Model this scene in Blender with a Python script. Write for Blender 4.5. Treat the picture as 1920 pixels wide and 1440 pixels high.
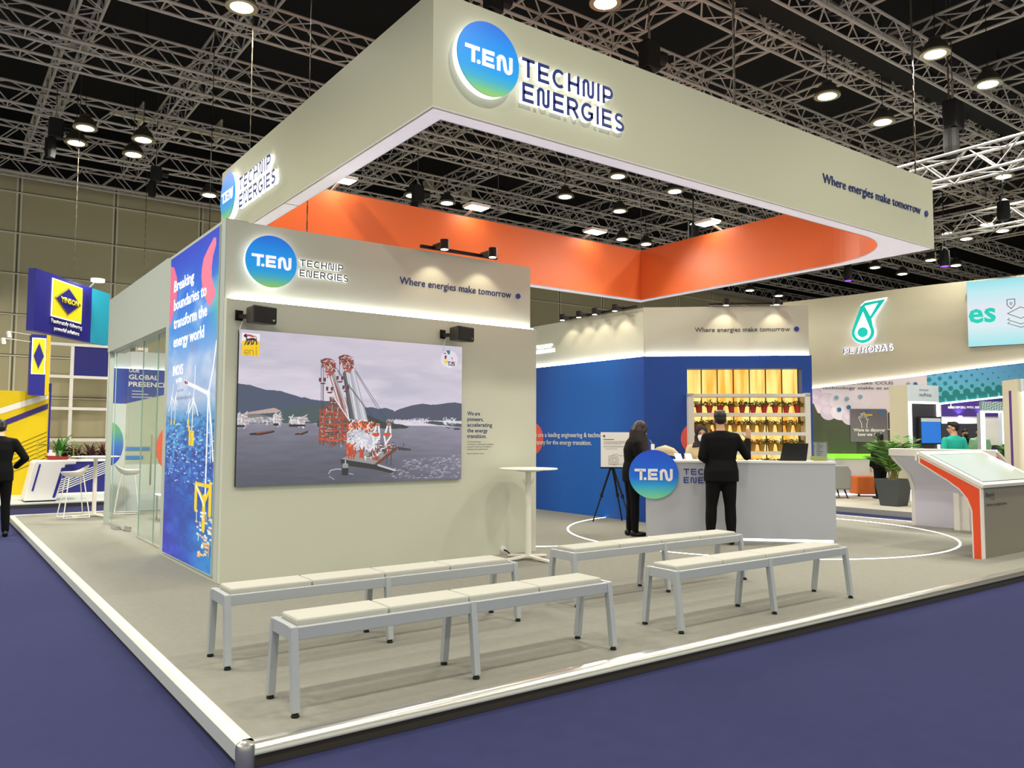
import bpy, bmesh, math, random
import numpy as np
from mathutils import Vector, Matrix

SC = bpy.context.scene
COL = SC.collection
for o in list(bpy.data.objects):
    bpy.data.objects.remove(o, do_unlink=True)

# ---------------------------------------------------------------- camera
def cam_setup():
    y, p, r = math.radians(-36.20733), math.radians(3.650465), math.radians(0.209215)
    cy, sy, cp, sp = math.cos(y), math.sin(y), math.cos(p), math.sin(p)
    f = Vector((-sy*cp, cy*cp, sp)); r0 = Vector((cy, sy, 0)); u0 = r0.cross(f)
    c, s = math.cos(r), math.sin(r)
    right = c*r0 + s*u0; up = -s*r0 + c*u0
    cam = bpy.data.cameras.new('camera'); o = bpy.data.objects.new('camera', cam); COL.objects.link(o)
    m = Matrix((right, up, -f)).transposed().to_4x4(); m.translation = Vector((-1.2024, -3.7091, 1.52))
    o.matrix_world = m
    cam.sensor_width = 36; cam.lens = 1497.888/1920*36; cam.clip_end = 200; cam.clip_start = 0.05
    SC.camera = o
cam_setup()

# ---------------------------------------------------------------- exposure and world
SC.view_settings.view_transform = 'Standard'
SC.view_settings.look = 'None'
SC.view_settings.gamma = 1
SC.view_settings.use_curve_mapping = False
SC.view_settings.exposure = 0.0
W = bpy.data.worlds.new('world'); SC.world = W; W.use_nodes = True
W.node_tree.nodes['Background'].inputs[0].default_value = (0.92, 0.93, 0.82, 1)
W.node_tree.nodes['Background'].inputs[1].default_value = 1.15
LAMP_POWER = 112.0     # watts of one high-bay lamp
LAMP_COL = (1.0, 0.95, 0.82)

# ---------------------------------------------------------------- colours and materials
def lin(c):
    return tuple((v/255/12.92 if v/255 <= 0.04045 else ((v/255+0.055)/1.055)**2.4) for v in c)
MATS = {}
def mat(name, rgb, rough=0.6, metal=0.0, emit=0.0, ergb=None, bump=0.0, bscale=60.0, vary=0.0, vscale=3.0, spec=0.5, trans=0.0, ior=1.45):
    m = bpy.data.materials.new(name); m.use_nodes = True; MATS[name] = m
    nt = m.node_tree; b = nt.nodes['Principled BSDF']; L = nt.links
    c = lin(rgb) + (1,)
    b.inputs['Base Color'].default_value = c
    b.inputs['Roughness'].default_value = rough; b.inputs['Metallic'].default_value = metal
    b.inputs['Specular IOR Level'].default_value = spec
    b.inputs['Transmission Weight'].default_value = trans; b.inputs['IOR'].default_value = ior
    if emit > 0:
        b.inputs['Emission Color'].default_value = lin(ergb or rgb) + (1,)
        b.inputs['Emission Strength'].default_value = emit
    if bump > 0 or vary > 0:
        tc = nt.nodes.new('ShaderNodeTexCoord')
    if vary > 0:
        n = nt.nodes.new('ShaderNodeTexNoise'); n.inputs['Scale'].default_value = vscale; n.inputs['Detail'].default_value = 6
        mx = nt.nodes.new('ShaderNodeMix'); mx.data_type = 'RGBA'
        mx.inputs['A'].default_value = tuple(v*(1-vary) for v in c[:3]) + (1,)
        mx.inputs['B'].default_value = tuple(min(1, v*(1+vary)) for v in c[:3]) + (1,)
        L.new(tc.outputs['Object'], n.inputs['Vector']); L.new(n.outputs['Fac'], mx.inputs['Factor']); L.new(mx.outputs['Result'], b.inputs['Base Color'])
    if bump > 0:
        n2 = nt.nodes.new('ShaderNodeTexNoise'); n2.inputs['Scale'].default_value = bscale; n2.inputs['Detail'].default_value = 4
        bp = nt.nodes.new('ShaderNodeBump'); bp.inputs['Strength'].default_value = bump; bp.inputs['Distance'].default_value = 0.01
        L.new(tc.outputs['Object'], n2.inputs['Vector']); L.new(n2.outputs['Fac'], bp.inputs['Height']); L.new(bp.outputs['Normal'], b.inputs['Normal'])
    return m
def ramp_mat(name, axis, lo, hi, stops, rough=0.5, emit=0.0):
    """colour that changes along one object axis (a printed gradient)"""
    m = bpy.data.materials.new(name); m.use_nodes = True; MATS[name] = m
    nt = m.node_tree; b = nt.nodes['Principled BSDF']; L = nt.links
    tc = nt.nodes.new('ShaderNodeTexCoord'); sx = nt.nodes.new('ShaderNodeSeparateXYZ'); mr = nt.nodes.new('ShaderNodeMapRange')
    mr.inputs['From Min'].default_value = lo; mr.inputs['From Max'].default_value = hi
    rp = nt.nodes.new('ShaderNodeValToRGB')
    L.new(tc.outputs['Object'], sx.inputs[0]); L.new(sx.outputs[axis], mr.inputs['Value']); L.new(mr.outputs['Result'], rp.inputs['Fac'])
    e = rp.color_ramp.elements
    e[0].position = stops[0][0]; e[0].color = lin(stops[0][1]) + (1,)
    e[1].position = stops[-1][0]; e[1].color = lin(stops[-1][1]) + (1,)
    for p, c in stops[1:-1]:
        k = e.new(p); k.color = lin(c) + (1,)
    L.new(rp.outputs['Color'], b.inputs['Base Color']); b.inputs['Roughness'].default_value = rough
    if emit > 0:
        L.new(rp.outputs['Color'], b.inputs['Emission Color']); b.inputs['Emission Strength'].default_value = emit
    return m
def attr_mat(name, emit, base=0.0):
    m = bpy.data.materials.new(name); m.use_nodes = True; MATS[name] = m
    nt = m.node_tree; b = nt.nodes['Principled BSDF']; L = nt.links
    a = nt.nodes.new('ShaderNodeAttribute'); a.attribute_name = 'print'
    b.inputs['Base Color'].default_value = (0.02, 0.02, 0.02, 1); b.inputs['Roughness'].default_value = 0.5
    if base > 0: L.new(a.outputs['Color'], b.inputs['Base Color'])
    if emit > 0:
        L.new(a.outputs['Color'], b.inputs['Emission Color']); b.inputs['Emission Strength'].default_value = emit
    return m

# ---------------------------------------------------------------- mesh builder
class MB:
    def __init__(s): s.v = []; s.f = []; s.m = []; s.mi = 0
    def add(s, vs, fs):
        n = len(s.v); s.v += [tuple(p) for p in vs]
        s.f += [tuple(i+n for i in f) for f in fs]; s.m += [s.mi]*len(fs)
    def box(s, x0, x1, y0, y1, z0, z1):
        s.add([(x0,y0,z0),(x1,y0,z0),(x1,y1,z0),(x0,y1,z0),(x0,y0,z1),(x1,y0,z1),(x1,y1,z1),(x0,y1,z1)],
              [(0,3,2,1),(4,5,6,7),(0,1,5,4),(1,2,6,5),(2,3,7,6),(3,0,4,7)]); return s
    def bar(s, p, q, w, h, up=(0,0,1)):
        """box from p to q with width w (sideways) and height h (along up)"""
        p = Vector(p); q = Vector(q); d = (q-p).normalized(); u = Vector(up)
        sd = d.cross(u)
        if sd.length < 1e-4: sd = d.cross(Vector((1,0,0)))
        sd.normalize(); u = sd.cross(d)
        a = sd*w/2; b = u*h/2
        s.add([p-a-b,p+a-b,p+a+b,p-a+b,q-a-b,q+a-b,q+a+b,q-a+b],
              [(0,1,2,3),(4,7,6,5),(0,4,5,1),(1,5,6,2),(2,6,7,3),(3,7,4,0)]); return s
    def tube(s, p, q, r, n=8, r2=None, cap=True):
        p = Vector(p); q = Vector(q); d = (q-p).normalized(); r2 = r if r2 is None else r2
        a = d.cross(Vector((0,0,1)))
        if a.length < 1e-3: a = d.cross(Vector((1,0,0)))
        a.normalize(); b = d.cross(a)
        vs = []
        for c, rr in ((p, r), (q, r2)):
            for i in range(n):
                t = 2*math.pi*i/n; vs.append(c + a*rr*math.cos(t) + b*rr*math.sin(t))
        fs = [(i, (i+1)%n, n+(i+1)%n, n+i) for i in range(n)]
        if cap: fs += [tuple(range(n))[::-1], tuple(range(n, 2*n))]
        s.add(vs, fs); return s
    def path(s, pts, r, n=6):
        for i in range(len(pts)-1): s.tube(pts[i], pts[i+1], r, n)
        return s
    def prism(s, poly, o, u, v, w, mat_side=None):
        """polygon in the (u,v) plane at o, pushed by vector w"""
        o = Vector(o); u = Vector(u); v = Vector(v); w = Vector(w); n = len(poly)
        a = [o + u*p[0] + v*p[1] for p in poly]; b = [q + w for q in a]
        s.add(a + b, [tuple(range(n)), tuple(range(n, 2*n))[::-1]])
        m0 = s.mi
        if mat_side is not None: s.mi = mat_side
        k = len(s.v) - 2*n
        for i in range(n):
            j = (i+1)%n; s.f.append((k+i, k+n+i, k+n+j, k+j)); s.m.append(s.mi)
        s.mi = m0; return s
    def lathe(s, prof, c=(0,0,0), n=24, cap=True):
        c = Vector(c); vs = []; k = len(prof)
        for r, z in prof:
            for i in range(n):
                t = 2*math.pi*i/n; vs.append((c.x + r*math.cos(t), c.y + r*math.sin(t), c.z + z))
        fs = [(j*n+i, j*n+(i+1)%n, (j+1)*n+(i+1)%n, (j+1)*n+i) for j in range(k-1) for i in range(n)]
        if cap: fs += [tuple(range(n))[::-1], tuple(range((k-1)*n, k*n))]
        s.add(vs, fs); return s
    def ball(s, c, rx, ry=None, rz=None, n=14, m=9, rot=None):
        ry = rx if ry is None else ry; rz = rx if rz is None else rz; c = Vector(c); vs = []
        for j in range(1, m):
            ph = math.pi*j/m
            for i in range(n):
                t = 2*math.pi*i/n; vs.append(Vector((rx*math.sin(ph)*math.cos(t), ry*math.sin(ph)*math.sin(t), -rz*math.cos(ph))))
        vs += [Vector((0,0,-rz)), Vector((0,0,rz))]
        if rot is not None: vs = [rot @ p for p in vs]
        vs = [p + c for p in vs]
        fs = [(j*n+i, j*n+(i+1)%n, (j+1)*n+(i+1)%n, (j+1)*n+i) for j in range(m-2) for i in range(n)]
        a = (m-1)*n
        fs += [(a, (i+1)%n, i) for i in range(n)] + [(a+1, (m-2)*n+i, (m-2)*n+(i+1)%n) for i in range(n)]
        s.add(vs, fs); return s
    def loft(s, secs, n=16):
        """secs: (centre, rx, ry[, dirx]) rings of ellipses, closed at both ends; ring normal follows the path"""
        k = len(secs); vs = []
        for j, sec in enumerate(secs):
            c = Vector(sec[0]); rx, ry = sec[1], sec[2]
            d = (Vector(secs[min(j+1,k-1)][0]) - Vector(secs[max(j-1,0)][0])).normalized()
            ax = Vector(sec[3]) if len(sec) > 3 else Vector((1,0,0))
            ax = ax - d*ax.dot(d)
            if ax.length < 1e-3: ax = Vector((0,1,0)) - d*d.y
            ax.normalize(); ay = d.cross(ax)
            for i in range(n):
                t = 2*math.pi*i/n; vs.append(c + ax*rx*math.cos(t) + ay*ry*math.sin(t))
        fs = [(j*n+i, j*n+(i+1)%n, (j+1)*n+(i+1)%n, (j+1)*n+i) for j in range(k-1) for i in range(n)]
        fs += [tuple(range(n))[::-1], tuple(range((k-1)*n, k*n))]
        s.add(vs, fs); return s
    def disc(s, c, r, axis='z', n=32, th=0.01):
        c = Vector(c); a = {'z': Vector((0,0,1)), 'y': Vector((0,1,0)), 'x': Vector((1,0,0))}[axis] if isinstance(axis, str) else Vector(axis)
        return s.tube(c, c + a.normalized()*th, r, n)
    def mesh(s, name, mats, smooth=False):
        me = bpy.data.meshes.new(name); me.from_pydata([tuple(v) for v in s.v], [], s.f)
        if not isinstance(mats, (list, tuple)): mats = [mats]
        for m in mats: me.materials.append(m)
        if len(mats) > 1: me.polygons.foreach_set('material_index', s.m)
        bm = bmesh.new(); bm.from_mesh(me); bmesh.ops.recalc_face_normals(bm, faces=bm.faces); bm.to_mesh(me); bm.free()
        if smooth: me.polygons.foreach_set('use_smooth', [True]*len(me.polygons))
        me.update(); return me

def smooth_angle(o, deg=40):
    for p in o.data.polygons: p.use_smooth = True
    a = math.radians(deg)
    bm = bmesh.new(); bm.from_mesh(o.data)
    for e in bm.edges:
        e.smooth = not (len(e.link_faces) == 2 and e.calc_face_angle(0) > a)
    bm.to_mesh(o.data); bm.free()
def setp(o, label=None, cat=None, group=None, kind=None):
    if label: o['label'] = label
    if cat: o['category'] = cat
    if group: o['group'] = group
    if kind: o['kind'] = kind
    return o
def thing(name, label, cat, loc=(0,0,0), rotz=0.0, group=None):
    o = bpy.data.objects.new(name, None); COL.objects.link(o); o.empty_display_size = 0.1
    o.location = loc; o.rotation_euler = (0, 0, rotz)
    return setp(o, label, cat, group)
def part(name, b, m, parent, label=None, world=False, bevel=0, sm=None, kind=None):
    """one mesh object under its thing; world=True when the vertices are world coordinates"""
    if world:
        inv = Vector((0,0,0)); q = parent
        while q is not None: inv = inv + q.location; q = q.parent
        b.v = [(p[0]-inv.x, p[1]-inv.y, p[2]-inv.z) for p in b.v]
    o = bpy.data.objects.new(name, b.mesh(name, m)); COL.objects.link(o); o.parent = parent
    if sm: smooth_angle(o, sm)
    if bevel:
        k = o.modifiers.new('bevel', 'BEVEL'); k.width = bevel; k.segments = 2; k.limit_method = 'ANGLE'
    if label: o['label'] = label
    if kind: o['kind'] = kind
    return o
def solo(name, b, m, label=None, cat=None, group=None, kind=None, bevel=0, sm=None, base=None):
    """a thing that is one mesh; vertices in world coordinates, origin moved to base"""
    if base is not None:
        b.v = [(p[0]-base[0], p[1]-base[1], p[2]-base[2]) for p in b.v]
    o = bpy.data.objects.new(name, b.mesh(name, m)); COL.objects.link(o)
    if base is not None: o.location = base
    if sm: smooth_angle(o, sm)
    if bevel:
        k = o.modifiers.new('bevel', 'BEVEL'); k.width = bevel; k.segments = 2; k.limit_method = 'ANGLE'
    return setp(o, label, cat, group, kind)
def dup(root, loc=None, rotz=None, label=None, group=None, scale=None):
    def cp(o, parent):
        c = o.copy(); COL.objects.link(c)
        if parent is not None: c.parent = parent
        for ch in list(o.children): cp(ch, c)
        return c
    r = cp(root, None)
    if loc is not None: r.location = loc
    if rotz is not None: r.rotation_euler = (0, 0, rotz)
    if scale is not None: r.scale = (scale,)*3
    if label: r['label'] = label
    if group: r['group'] = group
    return r
ORD = ['first','second','third','fourth','fifth','sixth','seventh','eighth','ninth','tenth','eleventh','twelfth','thirteenth','fourteenth','fifteenth','sixteenth','seventeenth','eighteenth','nineteenth','twentieth']

# ---------------------------------------------------------------- lettering
def stroke(b, pts, hw, place, depth, closed=False, side=None):
    """flat ribbon along 2-D points, half width hw, thickened by depth; place(x,y,d) -> 3-D"""
    n = len(pts); L = []; Rr = []
    for i in range(n):
        p = pts[i]
        a = pts[i-1] if (i > 0 or closed) else None; c = pts[(i+1)%n] if (i < n-1 or closed) else None
        def nrm(s, t):
            dx, dy = t[0]-s[0], t[1]-s[1]; l = math.hypot(dx, dy) or 1; return (-dy/l, dx/l)
        if a is None: m = nrm(p, c); k = 1
        elif c is None: m = nrm(a, p); k = 1
        else:
            n1, n2 = nrm(a, p), nrm(p, c); mx, my = n1[0]+n2[0], n1[1]+n2[1]; l = math.hypot(mx, my) or 1
            m = (mx/l, my/l); k = min(1.6, 1/max(0.3, m[0]*n1[0]+m[1]*n1[1]))
        L.append((p[0]+m[0]*hw*k, p[1]+m[1]*hw*k)); Rr.append((p[0]-m[0]*hw*k, p[1]-m[1]*hw*k))
    segs = n if closed else n-1
    for i in range(segs):
        j = (i+1)%n; q = [L[i], L[j], Rr[j], Rr[i]]
        vs = [place(x, y, depth) for x, y in q] + [place(x, y, 0) for x, y in q]
        m0 = b.mi; b.add(vs, [(0,1,2,3)])
        k = len(b.v) - 8
        if side is not None: b.mi = side
        b.f += [(k+4,k+7,k+6,k+5),(k,k+4,k+5,k+1),(k+2,k+6,k+7,k+3)]; b.m += [b.mi]*3
        if not closed and i == 0: b.f.append((k,k+3,k+7,k+4)); b.m.append(b.mi)
        if not closed and i == segs-1: b.f.append((k+1,k+5,k+6,k+2)); b.m.append(b.mi)
        b.mi = m0
def arc(cx, cy, rx, ry, a0, a1, n=12):
    return [(cx+rx*math.cos(math.radians(a0+(a1-a0)*i/n)), cy+ry*math.sin(math.radians(a0+(a1-a0)*i/n))) for i in range(n+1)]
def glyph(ch, w):
    """polylines and advance, cap height 1, stroke width w"""
    h = w/2
    if ch == 'T': return [[(0,1-h),(.84,1-h)], [(.42,1-h),(.42,0)]], .84
    if ch == 'E': return [[(.76,1-h),(h,1-h),(h,h),(.76,h)], [(h,.5),(.7,.5)]], .76
    if ch == 'C': return [arc(.47,.5,.47-h,.5-h,48,312,18)], .86
    if ch == 'H': return [[(h,0),(h,1)], [(.84-h,0),(.84-h,1)], [(h,.5),(.84-h,.5)]], .84
    if ch == 'N':
        r = .17
        return [[(h,0)] + [(h, 1-r-h)] + arc(h+r,1-r-h,r,r,180,20,6) + arc(.86-h-r,r+h,r,r,200,360,6) + [(.86-h,1)]], .86
    if ch == 'n': return [[(h,0),(h,1)], [(h,1-h),(.84-h,h)], [(.84-h,0),(.84-h,1)]], .84
    if ch == 'I': return [[(h,0),(h,1)]], w
    if ch == 'P': return [[(h,0),(h,1-h),(.45,1-h)] + arc(.45,.66,.3-h+.06,.34-h,80,-80,8) + [(.45,.32+h),(h,.32+h)]], .78
    if ch == 'R': return [[(h,0),(h,1-h),(.45,1-h)] + arc(.45,.68,.3-h+.06,.32-h,80,-80,8) + [(.45,.36+h),(h,.36+h)], [(.45,.36+h),(.78,0)]], .8
    if ch == 'G': return [arc(.47,.5,.47-h,.5-h,48,338,20), [(.5,.46),(.9,.46)], [(.9-h,.5),(.9-h,.24)]], .92
    if ch == 'S': return [arc(.38,.74-h/4,.36-h,.26-h*.6,35,245,10) + arc(.38,.26+h/4,.38-h,.26-h*.6,75,-150,10)], .76
    if ch == 'O': return [arc(.5,.5,.5-h,.5-h,0,360,24)], 1.0
    if ch == 'A': return [[(h,0),(.45,1)], [(.45,1),(.9-h,0)], [(.22,.34),(.68,.34)]], .9
    if ch == '.': return [arc(.13,.13,.07,.07,0,360,8)], .26
    return [], .4
def lettering(b, text, x0, x1, y0, h, w, place, depth, gap=.2, side=None, extra=None):
    """fit text between x0..x1, baseline y0, cap height h"""
    gl = [glyph(c, w) for c in text]; tot = sum(g[1] for g in gl) + gap*(len(gl)-1); k = (x1-x0)/(tot*h); x = x0
    for g, adv in gl:
        for pl in g:
            stroke(b, [(x+px*h*k, y0+py*h) for px, py in pl], w*h/2, place, depth, side=side)
        x += (adv+gap)*h*k
_dg = None
def text_mesh(s, m, o, u, v, x0, x1, y, parent=None, bold=0.0, depth=0.004, height=None, world=True, name='lettering', align='L'):
    """a line of text as a mesh fitted between x0 and x1 (in metres along u), baseline y"""
    c = bpy.data.curves.new('txt', 'FONT'); c.body = s; c.extrude = 0.0; c.offset = bold; c.resolution_u = 2
    ob = bpy.data.objects.new('txt', c); COL.objects.link(ob)
    dg = bpy.context.evaluated_depsgraph_get(); dg.update()
    me = bpy.data.meshes.new_from_object(ob.evaluated_get(dg))
    bpy.data.objects.remove(ob, do_unlink=True); bpy.data.curves.remove(c)
    n = len(me.vertices); co = np.zeros(n*3); me.vertices.foreach_get('co', co); co = co.reshape(n, 3)
    xa, xb = co[:,0].min(), co[:,0].max()
    k = (x1-x0)/(xb-xa); kh = k if height is None else height/0.7
    o = np.array(o, float); u = np.array(u, float); v = np.array(v, float); nn = np.cross(u, v)
    P = o + np.outer((co[:,0]-xa)*k + x0, u) + np.outer(co[:,1]*kh + y, v) + nn*depth
    if world and parent is not None:
        q = parent
        while q is not None: P = P - np.array(q.location); q = q.parent
    me.vertices.foreach_set('co', P.reshape(-1)); me.materials.clear(); me.materials.append(m); me.name = name; me.update()
    ob = bpy.data.objects.new(name, me); COL.objects.link(ob)
    if parent is not None: ob.parent = parent
    if depth > 0.003:
        sm = ob.modifiers.new('thick', 'SOLIDIFY'); sm.thickness = min(depth*.8, .02); sm.offset = -1
    return ob

# ---------------------------------------------------------------- printed / shown pictures, drawn cell by cell
class Canvas:
    def __init__(s, w, h, nx, ny, bg=(128,128,128)):
        s.w, s.h, s.nx, s.ny = w, h, nx, ny
        X = (np.arange(nx)+.5)/nx*w; Y = (np.arange(ny)+.5)/ny*h
        s.X, s.Y = np.meshgrid(X, Y); s.c = np.zeros((ny, nx, 3)) + np.array(bg, float)
    def grad(s, stops, mask=None):
        """vertical gradient, stops (y, rgb)"""
        ys = [a for a, _ in stops]; out = np.stack([np.interp(s.Y, ys, [c[i] for _, c in stops]) for i in range(3)], -1)
        s.c = out if mask is None else np.where(mask[..., None], out, s.c)
    def put(s, mask, rgb, a=1.0):
        m = mask[..., None]*a; s.c = s.c*(1-m) + np.array(rgb, float)*m
    def inpoly(s, pts):
        m = np.zeros(s.X.shape, bool); n = len(pts)
        for i in range(n):
            (x1, y1), (x2, y2) = pts[i], pts[(i+1)%n]
            if y1 == y2: continue
            c = ((y1 > s.Y) != (y2 > s.Y)) & (s.X < (x2-x1)*(s.Y-y1)/(y2-y1) + x1); m ^= c
        return m
    def poly(s, rgb, pts, a=1.0): s.put(s.inpoly(pts), rgb, a)
    def line(s, rgb, w, pts, a=1.0):
        for (x1, y1), (x2, y2) in zip(pts, pts[1:]):
            dx, dy = x2-x1, y2-y1; l2 = dx*dx+dy*dy or 1e-9; g = w
            i0 = max(0, int((min(x1,x2)-g)/s.w*s.nx)-1); i1 = min(s.nx, int((max(x1,x2)+g)/s.w*s.nx)+2)
            j0 = max(0, int((min(y1,y2)-g)/s.h*s.ny)-1); j1 = min(s.ny, int((max(y1,y2)+g)/s.h*s.ny)+2)
            if i1 <= i0 or j1 <= j0: continue
            X, Y = s.X[j0:j1, i0:i1], s.Y[j0:j1, i0:i1]
            t = np.clip(((X-x1)*dx + (Y-y1)*dy)/l2, 0, 1); d = np.hypot(X-x1-t*dx, Y-y1-t*dy)
            px = s.w/s.nx; m = np.clip((w/2-d)/px+.5, 0, 1)[..., None]*a
            s.c[j0:j1, i0:i1] = s.c[j0:j1, i0:i1]*(1-m) + np.array(rgb, float)*m
    def circ(s, rgb, x, y, rx, ry=None, a=1.0):
        ry = rx if ry is None else ry; s.put(((s.X-x)/rx)**2 + ((s.Y-y)/ry)**2 < 1, rgb, a)
    def noise(s, sx, sy, seed=0, oct=4):
        rng = np.random.RandomState(seed); out = np.zeros(s.X.shape); amp = 1; tot = 0
        for _ in range(oct):
            gx = max(2, int(s.w/sx)+2); gy = max(2, int(s.h/sy)+2); g = rng.rand(gy+1, gx+1)
            fx = s.X/s.w*(gx-1); fy = s.Y/s.h*(gy-1); ix = fx.astype(int); iy = fy.astype(int); tx = fx-ix; ty = fy-iy
            tx = tx*tx*(3-2*tx); ty = ty*ty*(3-2*ty)
            out += amp*((g[iy,ix]*(1-tx)+g[iy,ix+1]*tx)*(1-ty) + (g[iy+1,ix]*(1-tx)+g[iy+1,ix+1]*tx)*ty); tot += amp
            amp *= .55; sx /= 2; sy /= 2
        return out/tot
    def lattice(s, cols, w, quad, n, seed=0):
        """trussed strip between side a-b and side d-c of quad [a,b,c,d]"""
        rnd = random.Random(seed); a, b, c, d = quad
        L = lambda p, q, t: (p[0]+(q[0]-p[0])*t, p[1]+(q[1]-p[1])*t)
        for i in range(n):
            t, t2 = i/n, (i+1)/n; p, q, r, z = L(a,b,t), L(d,c,t), L(d,c,t2), L(a,b,t2)
            for e in ([p, r], [q, z], [p, q]): s.line(rnd.choice(cols), w, e)
        s.line(cols[0], w*1.3, [a, b]); s.line(cols[0], w*1.3, [d, c])
    def dabs(s, cols, w, l, pts, n, seed=0, horiz=.5):
        rnd = random.Random(seed); xs = [p[0] for p in pts]; ys = [p[1] for p in pts]; k = 0
        while k < n:
            x, y = rnd.uniform(min(xs), max(xs)), rnd.uniform(min(ys), max(ys)); ins = False; m = len(pts)
            for i in range(m):
                (x1, y1), (x2, y2) = pts[i], pts[(i+1)%m]
                if (y1 > y) != (y2 > y) and x < (x2-x1)*(y-y1)/(y2-y1)+x1: ins = not ins
            k += 1
            if not ins: continue
            r = rnd.random(); ll = l*rnd.uniform(.4, 1)
            d = (ll, 0) if r < horiz else ((0, ll) if r < horiz+.3 else (ll*.7, rnd.choice((-1, 1))*ll*.7))
            s.line(rnd.choice(cols), w, [(x, y), (x+d[0], y+d[1])])
    def build(s, name, m, o, u, v, parent, world=True):
        """grid of cells on the rectangle from top-left o, u across, v down (unit vectors)"""
        nx, ny = s.nx, s.ny; o = np.array(o, float); u = np.array(u, float); v = np.array(v, float)
        if world:
            q = parent
            while q is not None: o = o - np.array(q.location); q = q.parent
        i = np.arange(nx+1)/nx*s.w; j = np.arange(ny+1)/ny*s.h; I, J = np.meshgrid(i, j)
        P = o + I[..., None]*u + J[..., None]*v
        me = bpy.data.meshes.new(name); me.vertices.add((nx+1)*(ny+1)); me.vertices.foreach_set('co', P.reshape(-1))
        a = (np.arange(ny)[:, None]*(nx+1) + np.arange(nx)[None, :]).reshape(-1)
        idx = np.stack([a, a+nx+1, a+nx+2, a+1], 1).reshape(-1); nf = nx*ny
        me.loops.add(nf*4); me.loops.foreach_set('vertex_index', idx); me.polygons.add(nf)
        me.polygons.foreach_set('loop_start', np.arange(nf)*4); me.polygons.foreach_set('loop_total', np.full(nf, 4))
        at = me.color_attributes.new('print', 'FLOAT_COLOR', 'CORNER')
        c = np.clip(s.c, 0, 255)/255; c = np.where(c <= 0.04045, c/12.92, ((c+.055)/1.055)**2.4).reshape(-1, 3)
        c4 = np.concatenate([c, np.ones((nf, 1))], 1); at.data.foreach_set('color', np.repeat(c4, 4, axis=0).reshape(-1).astype(np.float32))
        me.materials.append(m); me.update(); me.validate()
        ob = bpy.data.objects.new(name, me); COL.objects.link(ob); ob.parent = parent
        return ob

# ================================================================ materials
M = MATS
mat('hall_carpet', (50,53,88), .95, vary=.10, vscale=6, bump=.25, bscale=350, spec=.1)
mat('booth_carpet', (135,134,125), .95, vary=.10, vscale=18, bump=.3, bscale=300, spec=.1)
mat('wall_paint', (201,203,186), .55, vary=.015, vscale=2)
mat('ring_paint', (202,202,176), .55, vary=.015, vscale=1.5)
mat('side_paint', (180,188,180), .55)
mat('white', (232,230,226), .45)
mat('soft_white', (226,222,212), .5)
mat('alu', (205,204,196), .28, .9)
mat('alu_satin', (172,177,181), .45, .2)
mat('dark_skirt', (58,52,44), .7)
mat('truss_metal', (200,194,186), .45, .15)
mat('bright_truss', (176,174,172), .35, .3)
mat('black', (20,20,21), .5)
mat('black_metal', (26,24,24), .4, .3)
mat('black_rubber', (14,14,14), .8)
mat('ceiling_black', (9,9,9), .9)
mat('lens', (255,245,225), .3, emit=14.0, ergb=(255,247,232))
mat('lamp_shell', (58,54,48), .5, .1)
mat('lamp_rim', (170,160,130), .3, .6)
mat('led', (255,255,255), .3, emit=4.5, ergb=(250,250,255))
mat('led_wash', (255,255,255), .3, emit=17.0, ergb=(250,250,255))
mat('led_soft', (255,255,255), .3, emit=2.2, ergb=(248,246,255))
mat('orange', (240,114,54), .45)
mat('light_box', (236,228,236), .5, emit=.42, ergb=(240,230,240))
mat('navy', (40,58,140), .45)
mat('text_navy', (38,52,110), .5)
mat('text_grey', (84,86,88), .5)
mat('halo', (255,255,255), .4, emit=1.4, ergb=(240,243,255))
mat('cushion', (178,177,168), .85, bump=.15, bscale=200)
mat('chrome', (200,200,200), .2, 1.0)
mat('wood', (190,150,90), .5)

# ================================================================ hall
b = MB(); b.box(-30, 60, -25, 30, -.1, 0); solo('floor', b, M['hall_carpet'], kind='structure')
b = MB(); b.box(-30, 60, -25, 21, 9.9, 10.1); solo('ceiling', b, M['ceiling_black'], kind='structure')
# back wall: metal panels with paired seams
def panel_wall_mat():
    m = bpy.data.materials.new('hall_panels'); m.use_nodes = True; M['hall_panels'] = m
    nt = m.node_tree; bs = nt.nodes['Principled BSDF']; L = nt.links
    g = nt.nodes.new('ShaderNodeNewGeometry'); n = nt.nodes.new('ShaderNodeTexNoise'); n.inputs['Scale'].default_value = .6
    rp = nt.nodes.new('ShaderNodeValToRGB'); rp.color_ramp.elements[0].color = lin((184,176,140))+(1,); rp.color_ramp.elements[1].color = lin((198,190,154))+(1,)
    L.new(g.outputs['Position'], n.inputs['Vector']); L.new(n.outputs['Fac'], rp.inputs['Fac']); L.new(rp.outputs['Color'], bs.inputs['Base Color'])
    bs.inputs['Roughness'].default_value = .35; bs.inputs['Metallic'].default_value = .1
panel_wall_mat()
mat('seam_light', (228,222,196), .5); mat('seam_dark', (96,90,74), .7)
wl = MB(); wl.box(-30, 60, 20.3, 20.5, 0, 8.32)
solo('wall_back', wl, M['hall_panels'], kind='structure')
solo('wall_back', MB().box(-30, 60, 20.3, 20.5, 8.32, 9.9), M['ceiling_black'], kind='structure')
sl = MB(); sd = MB()
x = -4.03
while x < 40:
    for k in (-.05, .05): sl.box(x+k-.02, x+k+.02, 20.28, 20.31, 0, 8.3)
    sd.box(x-.012, x+.012, 20.285, 20.31, 0, 8.3); x += 2.27
z = .35
while z < 8.3:
    sl.box(-30, 60, 20.27, 20.305, z-.045, z-.010); sd.box(-30, 60, 20.28, 20.305, z-.01, z+.012); z += 1.06
solo('trim_1', sl, M['seam_light'], kind='structure'); solo('trim_2', sd, M['seam_dark'], kind='structure')
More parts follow.
